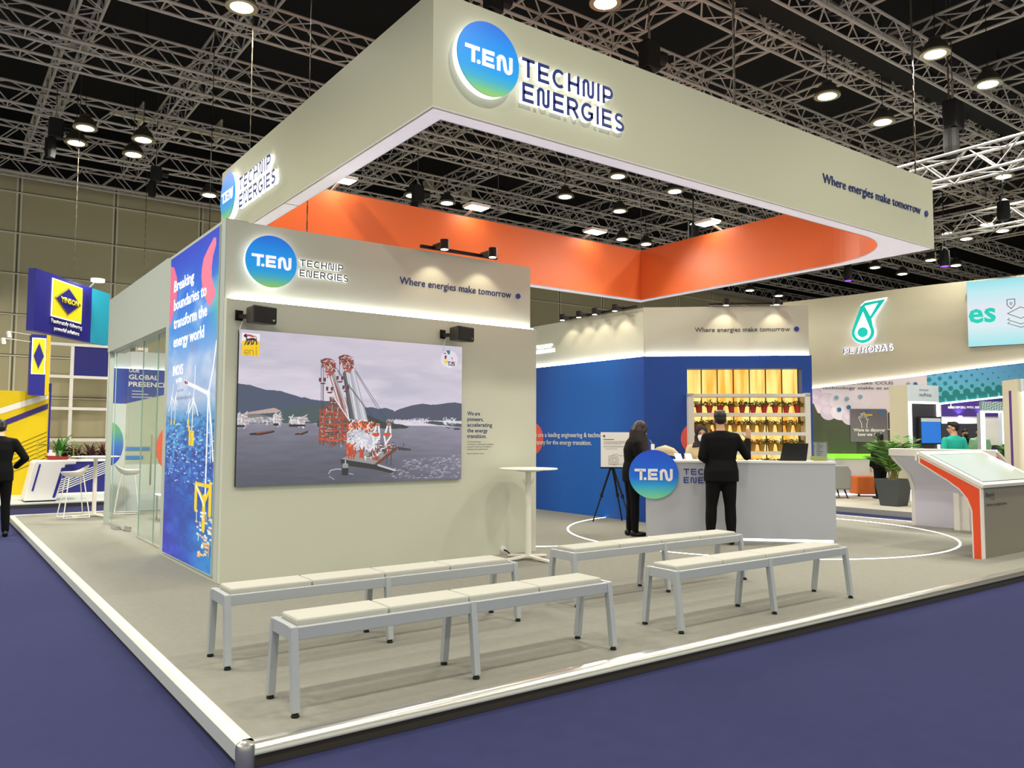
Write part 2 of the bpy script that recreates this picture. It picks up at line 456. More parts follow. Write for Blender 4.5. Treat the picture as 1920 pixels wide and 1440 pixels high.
b = MB(); b.box(-4, .1, 20.1, 20.29, 5.0, 5.28); b.box(6.4, 19, 19.9, 20.29, 3.2, 4.9)
solo('trim_3', b, M['seam_dark'], kind='structure')
b = MB(); b.box(44, 44.2, -25, 21, 0, 9.9); solo('wall_right', b, M['hall_panels'], kind='structure')

# ---------------------------------------------------------------- roof trusses
def truss_mb(p, q, w=.36, h=.42, r=.027, bay=.40):
    b = MB(); p = Vector(p); q = Vector(q); d = (q-p).normalized(); sd = d.cross(Vector((0,0,1))); up = Vector((0,0,1)); L = (q-p).length
    cs = [sd*w/2, -sd*w/2, sd*w/2+up*h, -sd*w/2+up*h]
    for c in cs: b.tube(p+c, q+c, r, 6)
    n = int(L/bay); st = L/n
    for i in range(n):
        a, e = p + d*st*i, p + d*st*(i+1)
        for u, v in ((0,1),(2,3),(0,2),(1,3)):
            if i % 2: u, v = v, u
            b.tube(a+cs[u], e+cs[v], r*.52, 4, cap=False)
        if i % 2 == 0: b.tube(a+cs[0], a+cs[1], r*.52, 4, cap=False)
    return b
AY = [.9, 3.1, 4.1, 6.1, 8.9, 11.1, 12.0, 14.6, 17.0, 19.5]
BX = [.7, 2.95, 6.0, 8.3, 10.6, 12.9, 15.6, 18.2, 20.8, 23.4, 26.0, 28.6]
for i, y in enumerate(AY[::-1]):
    lb = ('grey box truss running left to right, nearest the panelled back wall' if i == 0 else
          f'grey box truss running left to right, {ORD[i]} out from the back wall')
    solo('roof_truss', truss_mb((-9, y, 8.0), (42, y, 8.0)), M['truss_metal'], lb, 'truss', 'left-to-right roof trusses', base=(0, y, 8.0))
for i, x in enumerate(BX):
    lb = ('grey box truss running front to back, farthest left' if i == 0 else
          f'grey box truss running front to back, {ORD[i]} from the left')
    solo('roof_truss', truss_mb((x, -4, 8.44), (x, 19.8, 8.44)), M['truss_metal'], lb, 'truss', 'front-to-back roof trusses', base=(x, 0, 8.44))
# bright ground-support trusses at the right
for (p, q, z, lb) in (((12.85, -3.0), (12.85, 4.4), 5.9, 'bright silver truss hanging beside the right end of the overhead ring'),
                      ((18.4, -3.0), (18.4, 8.5), 6.3, 'bright silver lighting truss hanging lower and farther right of the ring')):
    solo('lighting_truss', truss_mb((*p, z), (*q, z), .4, .42, .026, .4), M['bright_truss'], lb, 'truss', base=(p[0], p[1], z))
# black service beam between the paired trusses
b = MB(); b.box(7.2, 42, 3.42, 3.78, 8.1, 8.35); solo('cable_tray', b, M['ceiling_black'], 'long flat black beam between two parallel roof trusses', 'beam', base=(7.2, 3.6, 8.1))
for k, (x, y, L_) in enumerate(((1.8, 15.2, 3.0), (9.6, 15.8, 2.6))):
    b = MB()
    for j in range(6): b.box(x, x+L_, y+j*.07, y+j*.07+.035, 8.5+j*.02, 8.55+j*.02)
    for xx in (x+.6, x+L_-.7): b.box(xx, xx+.04, y-.05, y+.5, 8.46, 8.9)
    solo('pipe_bundle', b, M['seam_light'], ('pale bundle of stored tubes lying over the trusses above the back wall' if k == 0 else 'pale duct of pipes over the trusses seen through the ring'), 'pipes', base=(x, y, 8.46))

# ---------------------------------------------------------------- high-bay lamps
LD = bpy.data.lights.new('lamp_light', 'AREA'); LD.shape = 'DISK'; LD.size = .34; LD.energy = LAMP_POWER; LD.color = LAMP_COL; LD.spread = math.radians(150)
def lamp_light(name, parent, z, data):
    o = bpy.data.objects.new(name, data); COL.objects.link(o); o.parent = parent; o.location = (0, 0, z); return o
hb = thing('high_bay_lamp', 'x', 'ceiling lamp', (0, 0, 7.2))
part('housing', MB().lathe([(.05,.24),(.08,.24),(.09,.19),(.14,.15),(.185,.06),(.205,0),(.19,.0),(.12,.10),(.05,.12)], n=20), M['lamp_shell'], hb, sm=35)
part('rim', MB().lathe([(.19,-.02),(.212,-.02),(.212,.012),(.19,.012)], n=20), M['lamp_rim'], hb)
part('lens', MB().lathe([(.001,-.03),(.12,-.03),(.192,-.005),(.192,.02),(.001,.03)], n=20), M['lens'], hb)
part('hanging_rod', MB().tube((0,0,.24), (0,0,2.69), .007, 6), M['black_metal'], hb)
lamp_light('lamp_light', hb, -.04, LD)
L2 = 'above the ring'
LAMPS = [ # x, y, label
 (1.96,6.73,'big round lamp hanging at the top of the picture, left of the overhead ring'),
 (.96,12.71,'round lamp at far left under the trusses, nearer lamp of the left pair'),
 (.94,13.68,'round lamp at far left under the trusses, farther lamp of the left pair'),
 (1.96,12.71,'round lamp left of the ring, nearer lamp of the second pair from left'),
 (1.98,13.72,'round lamp left of the ring, farther lamp of the second pair from left'),
 (4.01,15.64,'single round lamp beside the left end of the ring near the back wall'),
 (5.77,3.77,'round lamp cut by the top edge of the picture above the ring logo'),
 (10.66,1.89,'large round lamp at upper right between the trusses'),
 (10.72,3.69,'round lamp above the middle of the ring front, behind the hoist chain'),
 (12.53,3.73,'round lamp above the slogan end of the ring front'),
 (12.38,1.89,'round lamp at the right picture edge above the black beam'),
 (10.82,8.81,'round lamp seen through the ring just under its front edge, left of two'),
 (12.63,8.80,'round lamp seen through the ring just under its front edge, right of two'),
 (10.86,10.65,'round lamp seen through the ring in the middle of the trusses'),
 (12.75,10.76,'round lamp seen through the ring above the back right orange corner'),
 (14.84,12.84,'round lamp just over the orange corner inside the ring, left of two'),
 (15.82,12.84,'round lamp just over the orange corner inside the ring, right of two'),
 (7.90,12.76,'round lamp seen through the ring over the orange back side, left of two'),
 (8.88,12.79,'round lamp seen through the ring over the orange back side, right of two'),
 (17.55,3.77,'round lamp at the right picture edge under the bright truss'),
 (21.64,6.87,'round lamp right of the ring, front left of a cluster of four'),
 (22.68,6.85,'round lamp right of the ring, back left of a cluster of four'),
 (21.47,5.79,'round lamp right of the ring, front right of a cluster of four'),
 (22.53,5.83,'round lamp right of the ring, back right of a cluster of four'),
 (24.35,10.53,'far lamp under the ring corner above the curved beige band, leftmost'),
 (26.12,10.53,'far lamp above the teal drop emblem of the curved band'),
 (24.68,8.84,'far lamp above the curved band, beside the nearer purple stage light'),
 (26.14,8.74,'far lamp above the curved band, right of the nearer purple stage light'),
 (24.54,15.75,'far small lamp above the right end of the blue wall, left of two'),
 (26.45,15.79,'far small lamp above the right end of the blue wall, right of two')]
for i, (x, y, lb) in enumerate(LAMPS):
    if i == 0: hb.location = (x, y, 7.2); hb['label'] = lb; hb['group'] = 'high-bay lamps of the hall'
    else: dup(hb, (x, y, 7.2), label=lb, group='high-bay lamps of the hall')
k = 0  # unseen lamps added in front and at the left to brighten the booth
for x, y in [(x, y) for y in (-1.0, -5.0, -9.0) for x in (-5.5, -1.0, 3.5, 8.0, 12.5, 17.0)] + [(-5.5, 3.5), (-5.5, 8.0), (-5.5, 12.5), (-5.5, 17.0), (-3.2, 1.5), (-3.2, 5.8), (-3.2, 10.2), (-3.2, 14.8), (-9.0, 6.0), (-9.0, 12.0), (-2.2, 8.0), (-2.4, 4.0)]:
    dup(hb, (x, y, 7.2), label=f'added round fill lamp over the aisle outside the picture, {ORD[k] if k < 20 else ORD[k-20] + " beyond the twentieth"}', group='high-bay lamps of the hall'); k += 1

# ================================================================ our booth: platform
mat('trim_grey', (196,200,198), .4, .2)
pf = thing('exhibit_platform', 'low grey carpeted booth platform edged with rounded aluminium profile', 'platform', (0, 0, 0))
part('carpet', MB().box(.05, 12.05, .05, 12.5, 0, .1), M['booth_carpet'], pf)
def trim_x(x0, x1):   # front edge profile running along x
    pr = [(.075,.1),(.075,.112),(.03,.112),(.01,.104),(-.005,.088),(-.008,.06),(.0,.06),(.05,.06),(.05,.1)]
    return MB().prism(pr, (x0,0,0), (0,1,0), (0,0,1), (x1-x0,0,0))
part('front_edge_trim', trim_x(.03, 12.08), M['alu'], pf, sm=50)
part('left_edge_trim', MB().prism([(.075,.1),(.075,.112),(.02,.112),(.0,.1),(-.004,.03),(.0,.03),(.05,.03),(.05,.1)], (0,.03,0), (1,0,0), (0,0,1), (0,12.48,0)), M['trim_grey'], pf, sm=50)
part('skirting', MB().box(.02, 12.04, .012, .05, 0, .065).box(.012, .05, .02, 12.48, 0, .04), M['dark_skirt'], pf)
part('right_edge_trim', MB().box(12.04, 12.1, 0, 12.5, 0, .115), M['white'], pf)
part('back_edge_trim', MB().box(.03, 12.1, 12.48, 12.54, 0, .112), M['white'], pf)
part('corner_cap', MB().lathe([(.03,0),(.042,.0),(.045,.09),(.04,.112),(.02,.122),(.001,.124)], (.03,.02,0), 16), M['alu'], pf, sm=50)
# light line let into the carpet
b = MB(); cx, cy = 8.8, 3.9; n = 120
for i in range(n):
    a0, a1 = 2*math.pi*i/n, 2*math.pi*(i+1)/n
    q = [(cx+r*math.cos(a), cy+r*math.sin(a), z) for r in (2.718, 2.742) for a in (a0, a1) for z in (.1, .104)]
    b.add(q, [(0,1,3,2),(4,6,7,5),(1,5,7,3),(0,2,6,4)])
solo('floor_light_strip', b, M['led'], 'thin glowing white circle set in the grey carpet round the counter', 'light strip', base=(cx, cy, .1))
solo('floor_light_strip', MB().bar((4.93,4.52,.103), (5.42,4.26,.103), .03, .004), M['led'], 'short straight glowing floor strip beside the foot of the screen wall', 'light strip', base=(5.1,4.4,.1))

# ================================================================ screen wall
sw = thing('screen_wall', 'tall off-white booth wall carrying the big video screen, with a set-back lit header', 'wall', (1.09, 4.095, .1))
part('lower_wall', MB().box(1.09, 4.885, 4.095, 4.45, .1, 2.83), M['wall_paint'], sw, world=True, bevel=.004)
part('header', MB().box(1.095, 4.84, 4.165, 4.45, 2.83, 3.62), M['wall_paint'], sw, world=True)
part('header_light_strip', MB().box(1.14, 4.85, 4.112, 4.13, 2.832, 2.842), M['led_wash'], sw, world=True)
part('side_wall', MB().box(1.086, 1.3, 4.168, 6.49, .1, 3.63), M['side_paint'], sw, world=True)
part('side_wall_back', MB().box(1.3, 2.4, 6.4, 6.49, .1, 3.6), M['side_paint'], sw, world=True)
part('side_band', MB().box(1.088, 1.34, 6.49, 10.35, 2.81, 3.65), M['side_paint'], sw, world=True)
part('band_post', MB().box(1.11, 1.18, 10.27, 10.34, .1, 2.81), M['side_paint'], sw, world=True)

mat('mono_white', (236,232,238), .4, emit=.6)
def disc_sign(parent, c, r, u, nrm, off=.06, glow=True, name='round_emblem', world=True):
    """round gradient plate standing off a wall, with white monogram"""
    c = Vector(c); u = Vector(u); nn = Vector(nrm)
    m = ramp_mat('ten_gradient', 'Z', c.z-r, c.z+r, [(0,(150,196,100)),(.09,(110,190,140)),(.20,(60,172,200)),(.34,(10,156,235)),(.7,(0,142,240)),(1,(14,108,226))] if glow else [(0,(120,190,140)),(.12,(90,185,165)),(.28,(30,150,205)),(.45,(14,100,215)),(1,(14,74,200))], .4, .38 if glow else .1)
    # the ramp reads object z, so vertices keep world heights
    pl = MB(); pl.tube(c + nn*off, c + nn*(off+.012), r, 64)
    q = Vector((0,0,0)); k = parent
    while k is not None: q += k.location; k = k.parent
    pl.v = [(p[0]-q.x, p[1]-q.y, p[2]) for p in pl.v]
    o = bpy.data.objects.new(name, pl.mesh(name, m)); COL.objects.link(o); o.parent = parent; o.location = (0, 0, -q.z)
    if glow:
        part('halo_light', MB().tube(c + nn*.004, c + nn*(off-.002), r*.985, 64), M['halo'], o, world=True)
    b = MB()
    pc = lambda x, y, d: c + nn*(off+.013+d) + u*x + Vector((0,0,1))*y
    h = r*.46; w = .24; k = r*1.0
    def G(pls, x, y):
        for p in pls: stroke(b, [(x+px*h, y+py*h) for px, py in p], w*h/2, pc, .006)
    y0 = -r*.235; X = -r*.77
    hh = w/2; rr = .2
    G([[(0,1-hh),(1.0,1-hh)], [(.56,1-hh),(.56,0)]], X, y0)
    dc = c + nn*(off+.013) + u*(X+.93*h) + Vector((0,0,1))*(y0+.12*h); b.tube(dc, dc+nn*.006, h*.13, 18)
    G([[(.85,1-hh),(hh,1-hh),(hh,hh),(.85,hh)], [(hh,.5),(.78,.5)]], X+1.18*h, y0)
    G([[(hh,0),(hh,1-rr-hh)] + arc(hh+rr,1-rr-hh,rr,rr,180,20,6) + arc(1.12-hh-rr,rr+hh-.08,rr,rr,200,360,6) + [(1.12-hh,1)]], X+2.22*h, y0)
    part('monogram', b, M['mono_white'] if glow else M['white'], o, world=True)
    return o

def brand_sign(label, c, r, u, nrm, words, cols, off=.06, glow=True, base=None):
    t = thing('logo_sign', label, 'sign', base or c)
    disc_sign(t, c, r, u, nrm, off, glow)
    c = Vector(c); u = Vector(u); nn = Vector(nrm)
    for txt, x0, x1, z0, h in words:
        b = MB(); b.mi = 0
        pc = lambda x, y, d: c + nn*(.004+d) + u*(x) + Vector((0,0,1))*(y - c.z)
        lettering(b, txt, x0, x1, z0, h, .185, pc, .045 if h > .1 else .016, .22, side=1)
        part('lettering', b, cols, t, world=True)
    return t
brand_sign('lit round T.EN emblem with small grey TECHNIP ENERGIES letters above the video screen', (1.522, 4.165, 3.243), .262, (1,0,0), (0,-1,0),
    [('TECHNIP', .31, .79, 3.247, .072), ('ENERGIES', .31, .85, 3.142, .072)], [M['text_grey'], M['halo']])
tw = text_mesh('Where energies make tomorrow', M['text_navy'], (0,4.165,0), (1,0,0), (0,0,1), 3.0, 4.54, 3.2, name='slogan_lettering', depth=.008, height=.085, world=False)
setp(tw, 'navy slogan Where energies make tomorrow on the header above the video screen', 'lettering')
def dot(c, nrm, r, label):
    c = Vector(c); b = MB().tube(c, c + Vector(nrm)*.015, r, 24); return solo('blue_dot', b, M['navy'], label, 'dot', base=tuple(c))
dot((4.646, 4.165, 3.235), (0,-1,0), .033, 'small blue dot after the slogan above the video screen')

# paragraph printed at the right of the screen
pg = thing('wall_text', 'dark printed paragraph We are pioneers on the off-white wall right of the screen', 'lettering', (3.86, 4.09, 1.3))
for i, (s, x1) in enumerate((('We are', 4.045), ('pioneers,', 4.095), ('accelerating', 4.22), ('the energy', 4.155), ('transition.', 4.14))):
    text_mesh(s, M['text_navy'], (0,4.094,0), (1,0,0), (0,0,1), 3.868, x1, 1.747-i*.066, pg, bold=.012, depth=.002, height=.046)
for i, (s, x1) in enumerate((('At Technip Energies,', 4.065), ('working our clients game-changing', 4.24), ('projects to life & are committed to', 4.22), ('enhancing their performance.', 4.165), ('Scan to discover more', 4.10))):
    text_mesh(s, M['text_grey'], (0,4.094,0), (1,0,0), (0,0,1), 3.868, x1, 1.432-i*.029-(.02 if i == 4 else 0), pg, depth=.002, height=.017)

# video screen
vs = thing('video_screen', 'large flat video wall showing a red and white floating crane in a grey bay', 'screen', (2.485, 4.09, 1.02))
part('panel', MB().box(1.208, 3.765, 4.06, 4.095, 1.014, 2.534), M['black'], vs, world=True)
SCREEN_PICTURE = [
('P',(72,84,108),[(-0.031,0.521),(0.038,0.532),(0.119,0.538),(0.19,0.559),(0.273,0.579),(0.369,0.582),(0.418,0.584),(0.479,0.602),(0.566,0.623),(0.641,0.645),(0.666,0.638),(0.743,0.66),(0.846,0.669),(0.937,0.673),(1.083,0.687),(1.191,0.703),(1.301,0.732),(1.426,0.723),(1.496,0.74),(1.581,0.726),(1.683,0.752),(1.685,0.879),(-0.021,0.912)],1),
('P',(70,88,92),[(0.185,0.863),(0.279,0.814),(0.446,0.764),(0.569,0.749),(0.718,0.709),(0.821,0.731),(0.899,0.754),(1.084,0.774),(1.22,0.835),(1.4,0.844),(1.685,0.866),(1.685,0.905),(0.186,0.903)],1),
('P',(78,82,104),[(1.555,0.855),(1.626,0.789),(1.756,0.735),(1.903,0.692),(2.039,0.669),(2.146,0.679),(2.24,0.673),(2.366,0.653),(2.462,0.644),(2.559,0.655),(2.561,0.854)],1),
('P',(48,62,62),[(0.811,0.878),(0.954,0.863),(1.371,0.807),(1.47,0.843),(1.584,0.887),(1.787,0.904),(1.876,0.929),(1.832,0.948),(1.642,0.952),(0.812,0.934)],1),
('P',(66,80,84),[(2.041,0.881),(2.164,0.86),(2.561,0.889),(2.561,0.923),(2.242,0.906)],1),
('P',(190,165,160),[(0.08,0.807),(0.207,0.783),(0.361,0.754),(0.428,0.783),(0.398,0.8),(0.208,0.816),(0.069,0.83)],1),
('P',(120,118,120),[(-0.0,0.825),(0.184,0.816),(0.351,0.848),(0.352,0.901),(0.002,0.9)],1),
('D',[(230,226,230),(190,190,198),(150,140,140)],0.006,0.03,[(-0.011,0.854),(0.411,0.847),(0.413,0.901),(-0.01,0.906)],220,0.7),
('D',[(225,222,228),(200,190,190)],0.005,0.02,[(1.598,0.848),(1.846,0.851),(1.846,0.884),(1.598,0.874)],70,0.6),
('D',[(235,232,238),(190,190,205)],0.006,0.02,[(1.846,0.838),(2.117,0.827),(2.118,0.88),(1.846,0.884)],90,0.4),
('D',[(240,238,240),(200,205,215)],0.008,0.03,[(2.296,0.844),(2.351,0.81),(2.472,0.835),(2.472,0.897),(2.297,0.888)],60,0.1),
('D',[(238,236,238),(200,200,205),(176,150,150)],0.008,0.05,[(-0.012,0.82),(0.074,0.818),(0.077,0.927),(-0.009,0.928)],120,0.4),
('P',(30,34,46),[(-0.009,0.928),(0.077,0.927),(0.073,0.948),(-0.004,0.948)],1),
('D',[(238,236,238),(200,200,205),(176,150,150)],0.008,0.05,[(0.35,0.819),(0.408,0.818),(0.41,0.909),(0.353,0.91)],120,0.4),
('P',(30,34,46),[(0.353,0.91),(0.41,0.909),(0.406,0.93),(0.358,0.931)],1),
('D',[(238,236,238),(200,200,205),(176,150,150)],0.008,0.05,[(0.509,0.84),(0.683,0.837),(0.685,0.916),(0.511,0.917)],120,0.4),
('P',(30,34,46),[(0.511,0.917),(0.685,0.916),(0.68,0.937),(0.516,0.939)],1),
('P',(30,30,40),[(0.119,1.008),(0.366,0.978),(0.367,0.996),(0.225,1.025),(0.125,1.023)],1),
('P',(150,70,60),[(0.165,0.999),(0.354,0.976),(0.352,0.985),(0.201,1.012)],1),
('P',(30,30,40),[(0.574,1.01),(0.714,0.978),(0.712,0.998),(0.649,1.022),(0.577,1.022)],1),
('P',(140,110,90),[(0.599,1.0),(0.699,0.976),(0.705,0.983),(0.63,1.01)],1),
('P',(30,34,46),[(2.334,0.925),(2.4,0.938),(2.385,0.946)],1),
('P',(30,34,46),[(2.44,0.94),(2.537,0.94),(2.537,0.956),(2.457,0.954)],1),
('P',(46,46,50),[(1.073,1.271),(1.463,1.333),(1.721,1.403),(1.707,1.441),(1.45,1.384),(1.081,1.332)],1),
('P',(150,148,150),[(1.08,1.268),(1.173,1.229),(1.717,1.129),(1.729,1.144),(1.456,1.333)],1),
('P',(110,60,44),[(1.456,1.333),(1.725,1.135),(1.73,1.177),(1.506,1.334)],1),
('P',(60,62,70),[(1.732,1.144),(1.904,1.172),(1.895,1.191),(1.747,1.183)],1),
('L',(60,60,64),0.008,[(1.808,1.145),(1.811,1.106)],1),
('L',(200,200,205),0.02,[(1.506,1.341),(1.707,1.402)],1),
('L',(70,72,80),0.012,[(1.655,1.344),(1.661,1.215)],1),
('L',(70,72,80),0.012,[(1.605,1.33),(1.611,1.227)],1),
('P',(36,38,44),[(1.085,1.345),(1.162,1.353),(1.159,1.439),(1.087,1.437)],1),
('P',(150,150,155),[(1.094,1.314),(1.158,1.319),(1.157,1.365),(1.095,1.364)],1),
('L',(200,200,205),0.012,[(1.127,1.284),(1.128,1.321)],1),
('L',(190,188,200),0.01,[(0.945,1.415),(0.964,1.385),(1.029,1.372),(1.082,1.376)],1),
('L',(170,168,182),0.01,[(1.17,1.421),(1.217,1.432)],1),
('L',(160,158,175),0.01,[(0.952,1.446),(1.005,1.478)],1),
('P',(92,66,62),[(0.936,0.629),(1.068,0.613),(1.116,0.674),(1.137,0.748),(1.143,1.073),(0.997,1.091),(0.834,1.066),(0.828,0.761),(0.873,0.73),(0.944,0.703)],1),
('D',[(160,72,54),(124,62,52),(60,58,60),(116,106,102),(84,74,72),(196,180,172)],0.009,0.09,[(0.942,0.629),(1.068,0.619),(1.137,0.748),(1.143,1.073),(0.997,1.091),(0.834,1.066),(0.828,0.761),(0.944,0.703)],800,0.55),
('L',(214,82,40),0.02,[(0.834,1.054),(0.997,1.083),(1.143,1.048)],1),
('L',(190,72,44),0.012,[(0.828,0.78),(0.992,0.791),(1.145,0.771)],1),
('L',(190,72,44),0.012,[(0.83,0.841),(0.993,0.853),(1.146,0.833)],1),
('L',(190,72,44),0.012,[(0.831,0.902),(0.994,0.915),(1.147,0.896)],1),
('L',(190,72,44),0.012,[(0.832,0.963),(0.995,0.976),(1.148,0.958)],1),
('L',(190,72,44),0.012,[(0.833,1.018),(0.996,1.032),(1.149,1.014)],1),
('L',(170,66,44),0.012,[(0.837,0.755),(0.843,1.073)],1),
('L',(170,66,44),0.012,[(0.886,0.754),(0.892,1.073)],1),
('L',(170,66,44),0.012,[(0.991,0.752),(0.997,1.073)],1),
('L',(170,66,44),0.012,[(1.084,0.75),(1.09,1.073)],1),
('L',(170,66,44),0.012,[(1.137,0.748),(1.143,1.073)],1),
('X',[(232,230,236),(205,205,214),(150,80,74)],0.009,[(0.891,0.359),(1.01,0.353),(1.167,0.873),(1.002,0.652)],22),
('X',[(232,230,236),(120,120,130)],0.008,[(0.957,0.369),(1.01,0.353),(1.18,0.86),(1.124,0.749)],18),
('X',[(238,236,240),(208,208,216),(170,170,182)],0.009,[(1.11,0.336),(1.211,0.324),(1.372,0.87),(1.2,0.873)],26),
('X',[(120,118,126),(60,60,66)],0.006,[(1.084,0.375),(1.11,0.348),(1.221,0.86),(1.166,0.848)],20),
('P',(150,62,46),[(0.831,0.252),(0.895,0.226),(0.948,0.245),(1.003,0.329),(1.003,0.366),(0.911,0.383),(0.89,0.31),(0.844,0.288)],0.75),
('D',[(184,70,50),(120,50,46),(60,50,54),(214,200,200)],0.009,0.04,[(0.831,0.252),(0.895,0.226),(0.948,0.245),(1.003,0.329),(1.004,0.379),(0.886,0.403),(0.884,0.31),(0.832,0.289)],150,0.4),
('P',(150,62,46),[(1.027,0.205),(1.093,0.178),(1.148,0.198),(1.204,0.283),(1.204,0.321),(1.11,0.338),(1.088,0.264),(1.041,0.242)],0.75),
('D',[(184,70,50),(120,50,46),(60,50,54),(214,200,200)],0.009,0.04,[(1.027,0.205),(1.093,0.178),(1.148,0.198),(1.204,0.283),(1.205,0.333),(1.083,0.359),(1.081,0.265),(1.028,0.243)],150,0.4),
('P',(90,40,44),[(0.82,0.437),(0.844,0.436),(0.844,0.475),(0.821,0.476)],1),
('P',(90,40,44),[(0.872,0.434),(0.895,0.433),(0.896,0.473),(0.873,0.474)],1),
('P',(110,44,44),[(0.828,0.488),(0.895,0.483),(0.88,0.501),(0.844,0.502)],1),
('P',(90,40,44),[(0.9,0.526),(0.923,0.525),(0.924,0.564),(0.901,0.565)],1),
('P',(90,40,44),[(0.952,0.524),(0.976,0.523),(0.977,0.563),(0.953,0.563)],1),
('P',(110,44,44),[(0.907,0.577),(0.976,0.572),(0.96,0.59),(0.923,0.592)],1),
('P',(90,40,44),[(1.009,0.41),(1.033,0.408),(1.034,0.448),(1.01,0.449)],1),
('P',(90,40,44),[(1.063,0.407),(1.087,0.406),(1.088,0.446),(1.063,0.447)],1),
('P',(110,44,44),[(1.017,0.462),(1.086,0.456),(1.071,0.474),(1.033,0.476)],1),
('P',(90,40,44),[(1.078,0.506),(1.102,0.505),(1.103,0.546),(1.079,0.546)],1),
('P',(90,40,44),[(1.132,0.504),(1.156,0.503),(1.157,0.544),(1.132,0.544)],1),
('P',(110,44,44),[(1.086,0.559),(1.155,0.554),(1.14,0.572),(1.102,0.573)],1),
('L',(70,66,78),0.006,[(0.841,0.3),(0.85,0.743)],0.8),
('L',(70,66,78),0.006,[(0.864,0.299),(0.875,0.73)],0.8),
('L',(70,66,78),0.006,[(0.862,0.496),(0.866,0.742)],0.8),
('L',(70,66,78),0.006,[(1.041,0.239),(1.044,0.408)],0.8),
('L',(70,66,78),0.006,[(1.211,0.318),(1.627,0.893)],0.8),
('L',(70,66,78),0.006,[(1.225,0.355),(1.587,0.887)],0.8),
('L',(70,66,78),0.006,[(1.009,0.329),(1.47,0.869)],0.8),
('L',(70,66,78),0.006,[(1.023,0.353),(1.413,0.819)],0.8),
('D',[(226,100,40),(206,80,34),(240,236,238),(120,50,40)],0.01,0.06,[(1.153,0.892),(1.414,0.889),(1.416,0.978),(1.155,0.979)],260,0.2),
('D',[(240,240,244),(214,214,224),(190,190,204)],0.012,0.08,[(1.142,0.979),(1.458,0.984),(1.487,1.073),(1.391,1.174),(1.144,1.135)],330,0.15),
('D',[(206,70,34),(180,60,36),(230,120,80)],0.012,0.05,[(1.13,1.104),(1.212,1.123),(1.241,1.236),(1.146,1.228)],60,0.2),
('P',(196,70,36),[(1.137,1.098),(1.158,1.172),(1.146,1.234),(1.2,1.248),(1.192,1.179),(1.211,1.104),(1.178,1.16)],1),
('P',(196,70,36),[(1.273,1.117),(1.295,1.192),(1.282,1.255),(1.337,1.268),(1.329,1.199),(1.349,1.123),(1.315,1.18)],1),
('P',(196,70,36),[(1.425,1.143),(1.448,1.219),(1.435,1.282),(1.491,1.296),(1.483,1.226),(1.503,1.15),(1.468,1.207)],1),
('P',(196,70,36),[(1.572,1.06),(1.595,1.137),(1.582,1.201),(1.639,1.215),(1.631,1.144),(1.651,1.067),(1.616,1.125)],1),
('L',(238,238,242),0.022,[(1.481,0.907),(1.438,1.035)],1),
('L',(238,238,242),0.022,[(1.503,0.907),(1.514,1.035)],1),
('P',(210,80,40),[(1.434,0.997),(1.516,0.996),(1.511,1.035),(1.429,1.035)],1),
('L',(206,80,44),0.02,[(1.475,0.912),(1.512,0.912)],1),
('L',(236,236,240),0.02,[(1.438,1.035),(1.468,1.175)],1),
('L',(236,236,240),0.02,[(1.514,1.035),(1.412,1.174)],1),
('L',(238,238,242),0.022,[(1.616,0.906),(1.572,1.035)],1),
('L',(238,238,242),0.022,[(1.639,0.905),(1.649,1.034)],1),
('P',(210,80,40),[(1.568,0.996),(1.652,0.996),(1.647,1.034),(1.563,1.035)],1),
('L',(206,80,44),0.02,[(1.61,0.911),(1.648,0.911)],1),
('L',(236,236,240),0.02,[(1.572,1.035),(1.603,1.176)],1),
('L',(236,236,240),0.02,[(1.649,1.034),(1.546,1.175)],1),
('D',[(236,236,240),(120,60,50),(60,60,66)],0.01,0.04,[(1.474,1.111),(1.688,1.112),(1.688,1.138),(1.504,1.252),(1.337,1.262)],160,0.3),
('D',[(205,200,214),(190,184,200)],0.004,0.04,[(1.793,1.294),(2.532,1.238),(2.534,1.496),(1.65,1.491),(1.621,1.433)],260,0.95),
('P',(242,240,242),[(0.023,0.034),(0.201,0.031),(0.2,0.251),(0.029,0.252)],1),
('P',(250,206,20),[(0.03,0.11),(0.198,0.102),(0.2,0.25),(0.029,0.251)],1),
('P',(50,30,34),[(0.064,0.079),(0.083,0.087),(0.12,0.075),(0.149,0.078),(0.169,0.093),(0.172,0.109),(0.158,0.103),(0.132,0.1),(0.088,0.106),(0.064,0.1)],1),
('P',(50,30,34),[(0.038,0.058),(0.054,0.043),(0.065,0.04),(0.077,0.055),(0.078,0.074),(0.064,0.082),(0.054,0.073),(0.045,0.072)],1),
('L',(50,30,34),0.01,[(0.071,0.098),(0.067,0.119),(0.061,0.133),(0.054,0.146)],1),
('L',(50,30,34),0.01,[(0.083,0.097),(0.084,0.118),(0.086,0.132),(0.079,0.144)],1),
('L',(50,30,34),0.01,[(0.104,0.095),(0.101,0.117),(0.095,0.131),(0.089,0.143)],1),
('L',(50,30,34),0.01,[(0.118,0.094),(0.12,0.115),(0.123,0.129),(0.116,0.141)],1),
('L',(50,30,34),0.01,[(0.143,0.092),(0.141,0.114),(0.137,0.128),(0.13,0.14)],1),
('L',(50,30,34),0.01,[(0.162,0.091),(0.166,0.112),(0.172,0.125),(0.166,0.138)],1),
('L',(214,40,60),0.018,[(0.077,0.053),(0.105,0.055),(0.129,0.06)],1),
('L',(150,60,70),0.006,[(0.167,0.088),(0.164,0.067),(0.147,0.057),(0.136,0.067)],1),
('L',(176,146,40),0.008,[(0.051,0.223),(0.091,0.223),(0.09,0.204),(0.074,0.196),(0.055,0.206),(0.051,0.227),(0.063,0.241),(0.089,0.241)],1),
('L',(176,146,40),0.008,[(0.107,0.242),(0.106,0.198),(0.134,0.196),(0.139,0.21),(0.14,0.243)],1),
